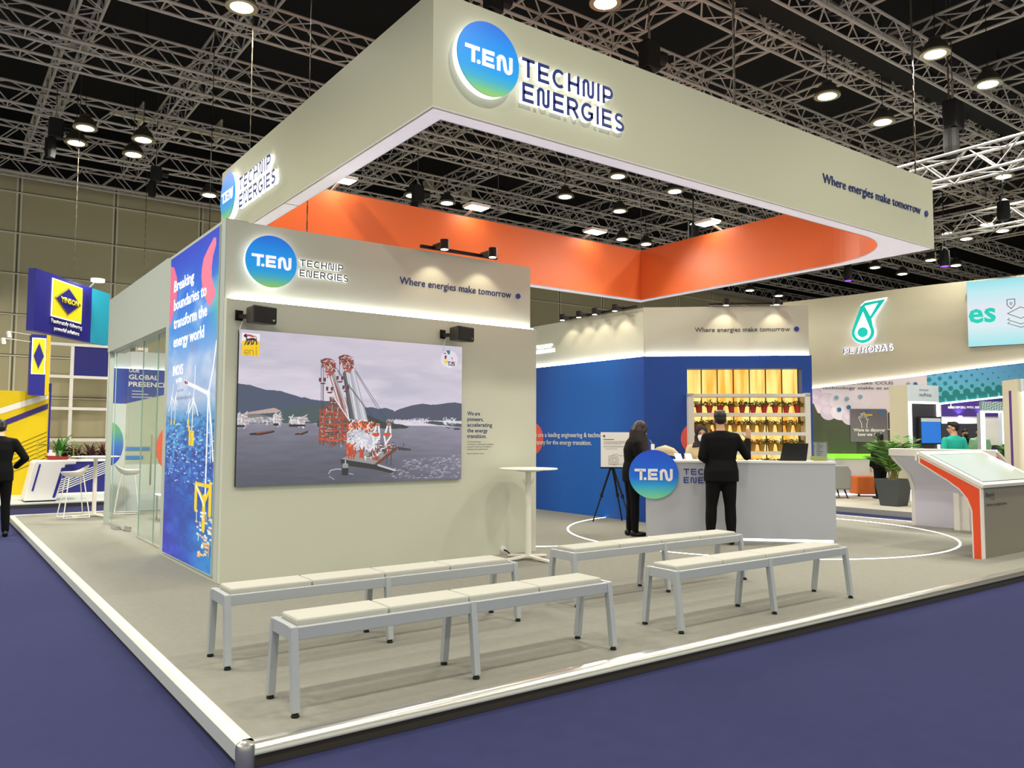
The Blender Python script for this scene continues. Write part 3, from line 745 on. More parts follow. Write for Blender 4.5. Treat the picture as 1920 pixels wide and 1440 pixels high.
('L',(176,146,40),0.008,[(0.167,0.192),(0.168,0.243)],1),
('L',(176,146,40),0.012,[(0.166,0.171),(0.167,0.175)],1),
('P',(244,240,246),[(2.269,0.161),(2.284,0.098),(2.336,0.057),(2.391,0.045),(2.456,0.067),(2.492,0.116),(2.498,0.168),(2.466,0.225),(2.394,0.256),(2.322,0.239),(2.278,0.201)],0.55),
('P',(40,120,140),[(2.336,0.057),(2.395,0.047),(2.395,0.086),(2.376,0.101)],1),
('P',(40,60,110),[(2.299,0.091),(2.336,0.081),(2.336,0.098)],1),
('P',(130,30,50),[(2.32,0.115),(2.352,0.111),(2.341,0.156),(2.322,0.151)],1),
('P',(250,214,40),[(2.313,0.168),(2.357,0.165),(2.355,0.21),(2.32,0.205)],1),
('P',(200,60,70),[(2.411,0.121),(2.433,0.144),(2.418,0.156)],1),
('L',(60,58,64),0.01,[(2.364,0.184),(2.399,0.185)],1),
('L',(60,58,64),0.01,[(2.382,0.184),(2.377,0.221)],1),
('L',(60,58,64),0.01,[(2.422,0.18),(2.412,0.219),(2.393,0.218)],1),
('L',(60,58,64),0.01,[(2.457,0.184),(2.431,0.185),(2.432,0.202),(2.454,0.203),(2.451,0.22),(2.425,0.222)],1)]
def screen_canvas():
    c = Canvas(2.557, 1.52, 640, 380)
    c.grad([(0,(214,204,218)),(.35,(200,194,210)),(.75,(214,206,222)),(.9,(222,212,228))])
    n = c.noise(.9, .22, 3); m = np.clip((n-.42)*4, 0, 1)[..., None]; c.c = c.c*(1-m*.5) + np.array((176,174,194))*m*.5
    n = c.noise(.7, .12, 9); m = np.clip((n-.52)*4, 0, 1)[..., None]; c.c = c.c*(1-m*.5) + np.array((232,222,234))*m*.5
    sea = c.Y > .90 + .02*(c.X/2.56)
    s0 = c.c.copy(); c.grad([(.9,(134,132,148)),(1.1,(112,112,128)),(1.3,(94,96,112)),(1.52,(82,84,98))])
    rt = np.clip((c.X-1.2)/1.4, 0, 1)[..., None]; c.c = c.c*(1-rt*.6) + (c.c*.55 + np.array((196,180,204))*.45)*rt*.6
    n = c.noise(.25, .03, 5, 5); c.c = c.c*(.9+.2*n[..., None]); c.c = np.where(sea[..., None], c.c, s0)
    for o in SCREEN_PICTURE:
        if o[0] == 'P': c.poly(o[1], o[2], o[3])
        elif o[0] == 'L': c.line(o[1], o[2], o[3], o[4])
        elif o[0] == 'X': c.lattice(o[1], o[2], o[3], o[4])
        elif o[0] == 'D': c.dabs(o[1], o[2], o[3], o[4], o[5], seed=len(o[4])+o[5], horiz=o[6])
    return c
attr_mat('screen_glow', .93)
screen_canvas().build('picture', M['screen_glow'], (1.210, 4.0585, 2.534), (1,0,0), (0,0,-1), vs)

# tall banner on the side face
bn = thing('light_banner', 'tall glowing banner of wind turbines in a blue sea on the side wall', 'banner', (1.088, 5.3, .15))
bb = MB(); y0, y1, z0, z1 = 4.32, 6.273, .155, 3.585
part('frame', MB().box(1.072, 1.088, y0-.012, y1+.012, z0-.012, z1+.012), M['side_paint'], bn, world=True)
def banner_canvas():
    c = Canvas(1.953, 3.43, 240, 520)
    c.grad([(0,(20,60,200)),(.5,(26,110,226)),(.95,(70,150,230)),(1.3,(150,186,234)),(1.7,(176,196,226)),(1.82,(120,170,214)),(1.95,(40,130,200)),(2.4,(16,84,184)),(2.9,(14,56,170)),(3.43,(40,30,190))])
    n = c.noise(.7, .35, 4); m = np.clip((n-.5)*3.2, 0, 1)*np.clip((c.Y-.2)/.5, 0, 1)*(c.Y < 1.8); c.c = c.c*(1-m[..., None]*.75) + np.array((226,230,242))*m[..., None]*.75
    n = c.noise(.4, .2, 14); m = np.clip((n-.56)*3.2, 0, 1)*(c.Y > .9)*(c.Y < 1.7); c.c = c.c*(1-m[..., None]*.5) + np.array((120,140,196))*m[..., None]*.5
    k = np.clip(c.X/1.95, 0, 1)*np.clip((c.Y-2.4)/.8, 0, 1); c.c = c.c*(1-k[..., None]*.9) + np.array((20,150,206))*k[..., None]*.9
    k = np.clip((c.X-1.6)/.35, 0, 1)*np.exp(-((c.Y-.75)/.25)**2); c.c = c.c*(1-k[..., None]*.9) + np.array((90,200,180))*k[..., None]*.9
    w1 = c.noise(.10, .03, 7, 3); w2 = c.noise(.30, .10, 8, 4); k = np.clip((c.Y-2.2)/.9, 0, 1); w = w1*(1-k) + w2*k; sea = c.Y > 1.84
    m = np.clip((w-.53)*7, 0, 1)*sea*(.16+.42*np.exp(-((c.Y-2.2)/.35)**2)); c.c = c.c*(1-m[..., None]) + np.array((110,200,240))*m[..., None]
    m = np.clip((.47-w)*7, 0, 1)*sea*(.25+.45*np.exp(-((c.Y-2.4)/.35)**2)); c.c = c.c*(1-m[..., None]) + np.array((6,34,110))*m[..., None]
    pk = (255,130,160)
    c.poly(pk, [(1.76,.08),(1.6,.14),(1.4,.231),(1.345,.33),(1.335,.42),(1.39,.55),(1.518,.671),(1.622,.752),(1.71,.76),(1.80,.72),(1.873,.655),(1.79,.57),(1.72,.479),(1.71,.38),(1.745,.266),(1.84,.17),(1.84,.1)])
    c.poly((246,110,150), [(0,.08),(.16,.12),(.30,.26),(.34,.40),(.30,.54),(.18,.68),(0,.82)])
    Wt = (250,252,255)
    def turbine(hx, hy, bx, by, r, tips, k):
        for tx, ty in tips:
            c.line(Wt, .035*k, [(hx,hy), ((hx+tx)/2+.02*k, (hy+ty)/2), (tx,ty)]); 
        c.circ(Wt, hx, hy, .05*k, .035*k)
        c.line(Wt, .04*k, [(hx,hy),(bx,by)]); c.line(Wt, .018*k, [(hx+.03*k,hy),(bx+.12*k,by-.3*k)])
    turbine(.23,1.64,.24,1.95,0,[(.1,1.8),(.3,1.5),(.36,1.72)],.5); turbine(.40,1.66,.40,1.93,0,[(.5,1.55),(.32,1.78),(.5,1.75)],.5)
    turbine(1.158,1.70,1.126,2.09,0,[(1.2,1.35),(.98,1.85),(1.35,1.87)],.8); turbine(.98,1.76,.98,1.98,0,[(.9,1.85),(1.07,1.7),(1.0,1.62)],.5)
    turbine(1.713,1.66,1.70,2.72,0,[(1.95,1.16),(.80,1.50),(1.93,2.32)],1.25)
    c.line((40,30,60), .03, [(.80,1.50),(.83,1.505)]); c.line((200,60,80), .028, [(.86,1.51),(.9,1.515)])
    Yl = (250,214,20)
    for x, y, k in ((.24,1.93,.3),(.38,1.93,.3),(.97,1.93,.35),(1.02,2.0,.35)): c.poly(Yl, [(x-.1*k,y-.06*k),(x+.1*k,y-.06*k),(x+.1*k,y+.1*k),(x-.1*k,y+.1*k)])
    c.poly(Yl, [(1.02,2.03),(1.22,2.03),(1.22,2.19),(1.02,2.19)]); c.line((180,140,10), .02, [(1.1,2.05),(1.1,2.18)])
    c.line(Yl, .10, [(1.36,2.60),(1.36,2.82)]); c.line(Yl, .10, [(1.87,2.58),(1.87,2.84)]); c.line(Yl, .11, [(1.66,2.72),(1.66,3.0)])
    c.line(Yl, .05, [(1.36,2.60),(1.68,2.75),(1.87,2.59)]); c.line(Yl, .04, [(1.36,2.58),(1.87,2.58)]); c.line(Wt, .03, [(1.36,2.6),(1.66,2.78)])
    c.dabs([(250,220,190),(240,250,255),(255,190,120)], .022, .10, [(1.3,2.85),(1.95,2.85),(1.9,3.3),(1.45,3.3)], 60, 5, .9)
    c.dabs([(150,205,245),(210,235,250)], .012, .07, [(0,1.95),(1.95,1.95),(1.95,2.6),(0,2.6)], 120, 6, .95)
    return c
attr_mat('banner_glow', .95)
banner_canvas().build('printed_picture', M['banner_glow'], (1.0715, y1, z1), (0,-1,0), (0,0,-1), bn)
mat('banner_white', (255,255,255), emit=.95, ergb=(255,255,255)); mat('banner_ink', (70,90,130), emit=.2)
U_, V_ = (0,-1,0), (0,0,1)
for s, x0, x1, z in (('Breaking', 6.075, 5.22, 3.165), ('boundaries to', 6.06, 4.72, 2.945), ('transform the', 6.045, 4.68, 2.73), ('energy world', 6.03, 4.77, 2.515)):
    text_mesh(s, M['banner_white'], (1.0695,0,0), U_, V_, -x0, -x1, z, bn, bold=.018, depth=.001, height=.128)
text_mesh('INO15', M['banner_white'], (1.0695,0,0), U_, V_, -6.01, -5.57, 2.185, bn, bold=.02, depth=.001, height=.11)
text_mesh('by T.EN', M['banner_white'], (1.0695,0,0), U_, V_, -5.85, -5.62, 2.10, bn, bold=.01, depth=.001, height=.045)
text_mesh('Learn more', M['banner_ink'], (1.0695,0,0), U_, V_, -5.80, -5.52, 1.99, bn, depth=.001, height=.035)
text_mesh('technipenergies.com', M['banner_ink'], (1.0695,0,0), U_, V_, -5.80, -5.2, 1.90, bn, depth=.001, height=.045)

# loudspeakers on the wall
def speaker(x, z, lb):
    t = thing('wall_speaker', lb, 'speaker', (x, 3.93, z), math.radians(16), 'black speakers over the video screen')
    b = MB(); fr = [(-.135,-.085),(.135,-.085),(.135,.085),(-.135,.085)]; bk = [(-.10,-.075),(.10,-.075),(.10,.075),(-.10,.075)]
    q = [(x_,-.09,z_) for x_, z_ in fr] + [(x_,.08,z_) for x_, z_ in bk]
    b.add(q, [(0,1,2,3),(4,7,6,5),(0,4,5,1),(1,5,6,2),(2,6,7,3),(3,7,4,0)])
    part('cabinet', b, M['lamp_shell'], t, bevel=.012)
    part('grille', MB().box(-.125,.125,-.10,-.09,-.076,.076), M['black'], t, bevel=.006)
    part('wall_bracket', MB().bar((-.06,.06,-.01),(-.12,.17,-.01),.03,.04).box(-.16,-.08,.155,.17,-.05,.05), M['black_metal'], t)
    part('badge', MB().box(.08,.10,-.103,-.10,-.055,-.04), M['alu'], t)
    part('cable', MB().path([(-.09,.14,-.05),(-.12,.15,-.14),(-.11,.155,-.19)], .004, 5), M['soft_white'], t)
speaker(1.36, 2.665, 'black wall speaker over the left corner of the video screen')
speaker(3.66, 2.66, 'black wall speaker over the right end of the video screen')

def track(p, q, spots, nrm, lb, lbs, aim):
    """black track with cylinder spots on short arms"""
    p = Vector(p); q = Vector(q); nn = Vector(nrm)
    t = thing('light_track', lb, 'light track', tuple((p+q)/2))
    part('rail', MB().bar(p, q, .035, .035), M['black_metal'], t, world=True)
    for k, s in enumerate(spots):
        c = Vector(s); w = thing('spotlight', lbs[k], 'spotlight', tuple(c))
        part('arm', MB().bar(c-nn*.02, c+nn*.16, .07, .05), M['black_metal'], w, world=True)
        part('can', MB().tube(c+nn*.19+Vector((0,0,.05)), c+nn*.19-Vector((0,0,.06)), .05, 20), M['black_metal'], w, world=True, sm=40)
        part('lens', MB().tube(c+nn*.19-Vector((0,0,.06)), c+nn*.19-Vector((0,0,.064)), .042, 20), M['spot_lens'], w, world=True)
        ld = bpy.data.lights.new('spot_beam', 'SPOT'); ld.energy = aim; ld.spot_size = math.radians(95); ld.spot_blend = .5; ld.color = (1,.84,.62); ld.shadow_soft_size = .03
        o = bpy.data.objects.new('spot_beam', ld); COL.objects.link(o); o.parent = w
        o.location = nn*.19 + Vector((0,0,-.075)); d = (-nn*.35 + Vector((0,0,-1))).normalized(); o.rotation_euler = d.to_track_quat('-Z', 'Y').to_euler()
mat('spot_lens', (255,245,230), emit=7, ergb=(255,235,215))
track((3.22,4.09,3.645), (4.27,4.09,3.645), [(3.42,4.09,3.66),(4.08,4.09,3.66)], (0,-1,0), 'black light track along the top edge of the screen wall header',
      ['black spotlight over the slogan on the screen wall, left of two', 'black spotlight over the slogan on the screen wall, right of two'], 9)

# socket and table at the wall
t = thing('wall_socket', 'round white wall socket with a black plug low on the screen wall', 'socket', (4.385, 4.09, .16))
part('plate', MB().tube((4.385,4.094,.165),(4.385,4.075,.165),.035,20), M['white'], t, world=True)
part('plug_cable', MB().path([(4.385,4.07,.16),(4.40,4.04,.15),(4.43,4.02,.12),(4.44,4.03,.104)], .009, 6), M['black_rubber'], t, world=True)
def bar_table(c, lb, r=.33, h=1.14, legs=(20,140,260), hooks=False):
    t = thing('bar_table', lb, 'table', c)
    part('table_top', MB().lathe([(.06,h-.045),(r*.6,h-.022),(r,h-.014),(r+.004,h-.007),(r,h),(.001,h)], n=48), M['soft_white'], t, sm=40)
    part('column', MB().lathe([(.035,.03),(.032,h-.045)], n=20), M['soft_white'], t, sm=40)
    for a in legs:
        a = math.radians(a); part('foot', MB().bar((.02*math.cos(a),.02*math.sin(a),.045),(.33*math.cos(a),.33*math.sin(a),.014),.05,.028), M['soft_white'], t, bevel=.006)
    if hooks:
        for a in (math.radians(-30), math.radians(150)):
            u = Vector((math.cos(a), math.sin(a), 0)); part('bag_hook', MB().path([u*.03+Vector((0,0,h-.19)), u*.05+Vector((0,0,h-.15)), u*.06+Vector((0,0,h-.12))], .005, 5), M['soft_white'], t)
    return t
bar_table((4.40, 3.62, .1), 'tall round white bar table at the right end of the screen wall', .335, 1.04, (-80, 15, 175, 95), True)

# ================================================================ overhead ring
rg = thing('overhead_ring', 'huge suspended rectangular sign ring, off-white outside and orange inside, hung over the booth', 'hanging sign', (6.33, 4.92, 4.25))
X0, X1, Y0, Y1, Z0, Z1 = 2.10, 10.56, 1.94, 7.90, 4.25, 5.27
def round_rect(x0, x1, y0, y1, r):   # rounded only at the front right corner
    return [(x0,y0),(x1-r,y0)] + [(x1-r+r*math.sin(a), y0+r-r*math.cos(a)) for a in [math.pi/2*i/20 for i in range(1,20)]] + [(x1,y0+r),(x1,y1),(x0,y1)]
def loop_mb(poly, z0, z1):
    b = MB(); n = len(poly); b.add([(x,y,z0) for x, y in poly] + [(x,y,z1) for x, y in poly], [(i,(i+1)%n,n+(i+1)%n,n+i) for i in range(n)]); return b
outer = [(X0,Y0),(X1,Y0),(X1,Y1),(X0,Y1)]
inner = round_rect(X0+.19, X1-.17, Y0+.19, Y1-.20, 1.4)
part('outer_skin', MB().box(X0,X1,Y0,Y0+.02,Z0,Z1).box(X0,X1,Y1-.02,Y1,Z0,Z1).box(X0,X0+.02,Y0+.02,Y1-.02,Z0,Z1).box(X1-.02,X1,Y0+.02,Y1-.02,Z0,Z1), M['ring_paint'], rg, world=True)
ib = loop_mb(inner, Z0+.012, Z1)
o = part('orange_lining', ib, M['orange'], rg, world=True, label='orange inner lining'); k = o.modifiers.new('thick', 'SOLIDIFY'); k.thickness = .02; k.offset = 0
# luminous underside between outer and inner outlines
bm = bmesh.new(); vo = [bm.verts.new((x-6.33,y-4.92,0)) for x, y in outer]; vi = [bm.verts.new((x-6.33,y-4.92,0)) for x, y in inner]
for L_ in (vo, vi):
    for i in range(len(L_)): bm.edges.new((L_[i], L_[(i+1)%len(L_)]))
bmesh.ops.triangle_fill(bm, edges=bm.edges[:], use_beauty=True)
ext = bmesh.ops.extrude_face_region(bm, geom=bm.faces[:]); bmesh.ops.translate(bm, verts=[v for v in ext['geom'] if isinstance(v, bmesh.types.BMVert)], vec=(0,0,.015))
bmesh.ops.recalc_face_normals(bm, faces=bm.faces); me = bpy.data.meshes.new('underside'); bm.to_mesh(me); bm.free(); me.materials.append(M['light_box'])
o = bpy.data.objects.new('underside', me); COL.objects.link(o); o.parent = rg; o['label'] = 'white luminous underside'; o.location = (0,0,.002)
part('edge_trim', loop_mb(inner, Z0-.004, Z0+.02), M['alu_satin'], rg, world=True)
part('seam', MB().box(X0+.02,X0+.19,5.4,5.408,Z0-.001,Z0+.003).box(7.2,7.208,Y1-.19,Y1-.02,Z0-.001,Z0+.003), M['text_grey'], rg, world=True)
# inner carrying frame above
fb = MB()
for (p, q) in (((X0+.1,Y0+.1),(X1-.1,Y0+.1)), ((X0+.1,Y1-.1),(X1-.1,Y1-.1)), ((X0+.1,Y0+.1),(X0+.1,Y1-.1)), ((X1-.1,Y0+.1),(X1-.1,Y1-.1))): fb.bar((*p,Z1-.03),(*q,Z1-.03),.04,.04)
part('top_frame', fb, M['truss_metal'], rg, world=True)

brand_sign('big lit round T.EN emblem and TECHNIP ENERGIES letters on the ring front', (2.61, Y0, 4.775), .325, (1,0,0), (0,-1,0),
    [('TECHNIP', .385, 1.50, 4.745, .18), ('ENERGIES', .39, 1.655, 4.515, .18)], [M['navy'], M['halo']], .075)
brand_sign('lit round T.EN emblem with TECHNIP ENERGIES letters on the left end of the ring', (X0, 7.33, 4.79), .325, (0,-1,0), (-1,0,0),
    [('TECHNIP', .385, 1.60, 4.76, .18), ('ENERGIES', .40, 1.78, 4.53, .18)], [M['navy'], M['halo']], .075)
tw = text_mesh('Where energies make tomorrow', M['text_navy'], (0,Y0,0), (1,0,0), (0,0,1), 7.755, 10.18, 4.70, name='slogan_lettering', depth=.012, height=.12, world=False)
setp(tw, 'large dark slogan Where energies make tomorrow near the right end of the ring front', 'lettering')
dot((10.345, Y0, 4.737), (0,-1,0), .045, 'blue dot at the right end of the ring front')

# hoist chains and motors
def chain(x, y, z0, z1, lb, grp=None, r=.011):
    b = MB(); n = max(3, int((z1-z0)/.09))
    for i in range(n):
        z = z0 + (z1-z0)*i/n; zz = z0 + (z1-z0)*(i+1)/n
        b.bar((x,y,z),(x,y,zz+.01), r*2.4 if i % 2 else r, r if i % 2 else r*2.4, up=(0,1,0))
    return solo('hoist_chain', b, M['chain'], lb, 'chain', grp, base=(x, y, z0))
mat('chain', (84,76,62), .6, .1)
for (x, y, z0, z1, lb) in ((2.2,7.0,5.27,9.8,'thin hoist chain holding the left end of the ring beside the truss'),
        (6.2,2.06,5.27,9.8,'hoist chain rising from the middle of the ring front'), (10.4,2.10,5.27,9.8,'hoist chain rising from the right corner of the ring'),
        (2.3,5.15,3.64,8.0,'thin pale cable running down behind the screen wall top inside the ring'),
        (12.86,2.72,6.34,9.8,'hoist chain holding the bright truss beside the ring'), (22.4,7.6,6.7,9.9,'far hoist chain above the curved beige band'),
        (.93,13.0,.0,8.0,'') , (.95,13.35,4.42,9.9,'black hoist cable with a hook over the hanging blue and yellow sign'), (3.0,17.5,3.6,8.2,'thin dark cable hanging in front of the back wall panels'),
        (8.95,9.9,5.27,9.8,''), (6.9,7.8,5.27,9.0,'thin hoist chain over the back side of the ring, left of two'), (10.4,7.7,5.27,9.0,'thin hoist chain over the orange corner of the ring')):
    if lb: chain(x, y, z0, z1, lb, r=.006 if 'thin' in lb or 'cable' in lb else .012)
def motor(x, y, z, lb, s=1.0):
    t = thing('chain_hoist', lb, 'hoist motor', (x, y, z))
    part('motor_body', MB().box(-.16*s,.16*s,-.12*s,.12*s,-.25*s,.25*s), M['black'], t, bevel=.03)
    part('gear_case', MB().tube((.16*s,0,.05*s),(.36*s,0,.05*s),.11*s,16), M['black_metal'], t)
    part('red_cable_reel', MB().tube((.1*s,.14*s,-.2*s),(.12*s,.14*s,.28*s),.03*s,8), M['reel_red'], t)
    part('chain_bag', MB().lathe([(.10*s,-.75*s),(.13*s,-.6*s),(.12*s,-.28*s)], (-.1*s,0,0), 12), M['black_rubber'], t)
    part('hook_arm', MB().bar((0,0,.25*s),(0,0,.6*s),.03*s,.03*s), M['alu'], t)
    part('hanging_chain', MB().bar((0,0,.6*s),(0,0,9.9-z),.014,.014), M['chain'], t)
mat('reel_red', (190,50,40), .5)
motor(13.0,2.72,7.1,'black chain hoist with a red cable hanging over the bright truss right of the ring')
motor(7.49,4.64,7.3,'black chain hoist above the ring front left of its middle, under a truss', .9)
motor(5.06,5.33,7.7,'black chain hoist at the top picture edge above the round ring emblem', .8)
motor(2.71,15.12,7.3,'small black hoist with a red part left of the ring, under the trusses', .7)
motor(.62,14.0,7.5,'black hoist beside the far left lamps', .8)
motor(7.64,12.04,7.0,'black hoist hanging among the trusses seen through the ring', .8)
def stage_light(x, y, z, lb, purple=True):
    t = thing('stage_light', lb, 'stage light', (x, y, z))
    part('yoke', MB().box(-.16,-.13,-.02,.02,-.05,.3).box(.13,.16,-.02,.02,-.05,.3).box(-.16,.16,-.02,.02,.28,.31).tube((0,0,.3),(0,0,9.9-z),.015,6), M['black'], t)
    part('body', MB().lathe([(.06,.25),(.12,.2),(.13,-.12),(.11,-.2)], n=16), M['black'], t, sm=40)
    part('lens', MB().lathe([(.1,-.21),(.1,-.2)], n=16), M['purple_lens'] if purple else M['black_metal'], t)
mat('purple_lens', (120,60,255), emit=2.5, ergb=(120,60,255))
stage_light(20.28,6.35,6.2,'black stage light with a purple glow under the far trusses, nearer of two')
stage_light(21.04,9.54,6.4,'black stage light with a purple glow under the far trusses, farther of two')
stage_light(12.45,8.1,6.0,'dark stage light seen through the ring near its right rounded end', False)
stage_light(17.41,3.74,6.4,'dark unlit stage light at the right picture edge between the bright trusses', False)

# floodlights on the far top edges of the ring
def floodlight(x, y, rz, lb, p=430):
    t = thing('floodlight', lb, 'floodlight', (x, y, 5.27), rz, 'square floodlights on the ring')
    part('arm', MB().bar((0,.25,0),(0,-.18,.11),.04,.03), M['truss_metal'], t)
    part('housing', MB().box(-.2,.2,-.42,-.14,.10,.15), M['white'], t, bevel=.01)
    part('lens', MB().box(-.17,.17,-.40,-.16,.092,.099), M['lens'], t)
    ld = bpy.data.lights.new('flood_beam', 'SPOT'); ld.energy = p; ld.spot_size = math.radians(130); ld.spot_blend = .9; ld.color = (1,.93,.8); ld.shadow_soft_size = .1
    o = bpy.data.objects.new('flood_beam', ld); COL.objects.link(o); o.parent = t; o.location = (0,-.28,.08); o.rotation_euler = (math.radians(-42),0,0)
floodlight(3.75, 7.72, 0, 'white square floodlight at the left end of the orange back side')
floodlight(6.2, 7.72, 0, 'white square floodlight on the middle of the orange back side')
floodlight(8.9, 7.72, 0, 'white square floodlight on the orange back side over its bright spot', 480)
floodlight(10.40, 5.75, -math.pi/2, 'white square floodlight on the orange right side of the ring')

# ================================================================ benches
bt = thing('bench', 'x', 'bench', (0,0,.1))
Lb, Wb, Hb, st = 2.22, .36, .455, .035      # length, width at the feet
tb = .26                                    # width at the top
zt = Hb-.02
for s in (-1, 1):
    part('side_rail', MB().box(.0, Lb, s*tb/2-.018 if s < 0 else s*tb/2-.017, s*tb/2+.017, zt-.065, zt), M['alu_satin'], bt, bevel=.003)
for x in (0, Lb):
    s = 1 if x == 0 else -1
    part('end_rail', MB().box(min(x,x+s*.035), max(x,x+s*.035), -tb/2-.017, tb/2+.017, zt-.065, zt+.005), M['alu_satin'], bt, bevel=.003)
for x in (.018, Lb/2, Lb-.018):
    for s in (-1, 1):
        part('leg', MB().bar((x, s*tb/2, zt+.001), (x, s*Wb/2, .022), .042, .040, up=(1,0,0)), M['alu_satin'], bt, bevel=.003)
        part('foot_pad', MB().lathe([(.02,0),(.022,.008),(.012,.022)], (x, s*(Wb/2), 0), 12), M['black_rubber'], bt)
for i in range(4):
    x0 = .05 + i*(Lb-.1)/4; x1 = x0 + (Lb-.1)/4 - .006
    part('seat_cushion', MB().box(x0, x1, -tb/2+.02, tb/2-.0, zt-.02, zt+.032), M['cushion'], bt, bevel=.012)
BEN = [((.335,.43,.1), 'front left grey metal bench with four pale seat pads, nearest the platform corner'),
       ((.305,1.45,.1), 'back left grey metal bench with pale pads standing in front of the video screen'),
       ((3.215,.46,.1), 'front right grey metal bench with pale pads near the platform edge'),
       ((3.19,1.57,.1), 'back right grey metal bench with pale pads beside the tall bar table')]
for i, (c, lb) in enumerate(BEN):
    if i == 0: bt.location = c; bt['label'] = lb; bt['group'] = 'pale padded metal benches'
    else: dup(bt, c, label=lb, group='pale padded metal benches')

# ================================================================ blue reception walls
DIR = Vector((2,-1.8,0)).normalized(); P0 = Vector((8.35,5.64,0)); ND = Vector((-1.8,-2.0,0)).normalized()
def dg(s, z, off=0.0): p = P0 + DIR*s + ND*off; return (p.x, p.y, z)
blue = bpy.data.materials
mat('deep_blue', (24,72,160), .5); mat('coral', (236,96,84), .5)
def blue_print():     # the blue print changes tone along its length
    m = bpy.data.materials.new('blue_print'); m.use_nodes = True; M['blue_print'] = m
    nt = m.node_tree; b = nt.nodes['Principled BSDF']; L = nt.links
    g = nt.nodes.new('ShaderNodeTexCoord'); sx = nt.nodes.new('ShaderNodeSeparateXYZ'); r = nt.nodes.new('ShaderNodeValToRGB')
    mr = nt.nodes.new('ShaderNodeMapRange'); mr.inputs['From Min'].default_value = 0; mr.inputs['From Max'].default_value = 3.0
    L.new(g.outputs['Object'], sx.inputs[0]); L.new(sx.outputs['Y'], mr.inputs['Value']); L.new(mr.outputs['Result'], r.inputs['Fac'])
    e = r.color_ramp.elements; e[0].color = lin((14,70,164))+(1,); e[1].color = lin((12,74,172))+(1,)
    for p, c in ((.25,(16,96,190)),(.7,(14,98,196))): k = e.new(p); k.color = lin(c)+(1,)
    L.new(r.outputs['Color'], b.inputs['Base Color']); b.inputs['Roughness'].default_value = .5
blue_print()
bw = thing('blue_wall', 'long blue booth wall with a white lit header, bent towards the plant shelf', 'wall', (8.35, 5.64, .1))
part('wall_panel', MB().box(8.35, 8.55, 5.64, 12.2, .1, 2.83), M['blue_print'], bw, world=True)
b = MB(); b.prism([(0,.1),(2.69,.1),(2.69,2.83),(0,2.83),(0,.1)][:4], tuple(P0), tuple(DIR), (0,0,1), tuple(-ND*.12))
# the plant recess is an opening: built as four pieces round it
db = MB()
def dslab(b, s0, s1, z0, z1, o0, o1):
    q = [dg(s,z,o) for o in (o0,o1) for s, z in ((s0,z0),(s1,z0),(s1,z1),(s0,z1))]
    b.add(q, [(0,1,2,3),(4,7,6,5),(0,4,5,1),(1,5,6,2),(2,6,7,3),(3,7,4,0)]); return b
dslab(db, 0, .70, .1, 2.83, -.3, 0); dslab(db, 2.53, 2.69, .1, 2.83, -.3, 0); dslab(db, .70, 2.53, 2.62, 2.83, -.3, 0); dslab(db, .70, 2.53, .1, .3, -.3, 0)
part('bent_panel', db, M['deep_blue'], bw, world=True)
part('header', dslab(MB(), .0, 2.67, 2.83, 3.655, -.3, -.06).box(8.41, 8.6, 5.66, 12.2, 2.83, 3.655), M['wall_paint'], bw, world=True)
part('header_light_strip', dslab(MB(), .02, 2.66, 2.833, 2.845, -.03, -.015).box(8.365, 8.38, 5.68, 12.2, 2.833, 2.845), M['led_wash'], bw, world=True)
sh = thing('recess_light', 'seven glowing yellow panes with dark bars above the plant shelf', 'light panel', dg(1.6, 1.4, -.3))
def glow_pane():
    m = bpy.data.materials.new('warm_pane'); m.use_nodes = True; M['warm_pane'] = m
    nt = m.node_tree; b = nt.nodes['Principled BSDF']; L = nt.links
    g = nt.nodes.new('ShaderNodeTexCoord'); mp = nt.nodes.new('ShaderNodeMapping'); mp.inputs['Scale'].default_value = (7,7,.8)
    n = nt.nodes.new('ShaderNodeTexNoise'); n.inputs['Scale'].default_value = 1.2; r = nt.nodes.new('ShaderNodeValToRGB')
    r.color_ramp.elements[0].position = .35; r.color_ramp.elements[0].color = lin((255,170,50))+(1,); r.color_ramp.elements[1].position = .62; r.color_ramp.elements[1].color = lin((255,240,150))+(1,)
    L.new(g.outputs['Object'], mp.inputs[0]); L.new(mp.outputs[0], n.inputs['Vector']); L.new(n.outputs['Fac'], r.inputs['Fac'])
    L.new(r.outputs['Color'], b.inputs['Emission Color']); b.inputs['Emission Strength'].default_value = 1.0; b.inputs['Base Color'].default_value = (.4,.25,.05,1)
glow_pane()
mat('pane_bar', (96,60,40), .6)
for i in range(7):
    s0 = .70 + i*.2614; part('glow_pane', dslab(MB(), s0+.008, s0+.2534, .3, 2.62, -.27, -.26), M['warm_pane'], sh, world=True)
b = MB()
for i in range(8): s0 = .70 + i*.2614; dslab(b, s0-.008, s0+.008, .3, 2.62, -.26, -.24)
part('bars', b, M['pane_bar'], sh, world=True)
part('back_box', dslab(MB(), .70, 2.53, .3, 2.62, -.30, -.27), M['black'], sh, world=True)

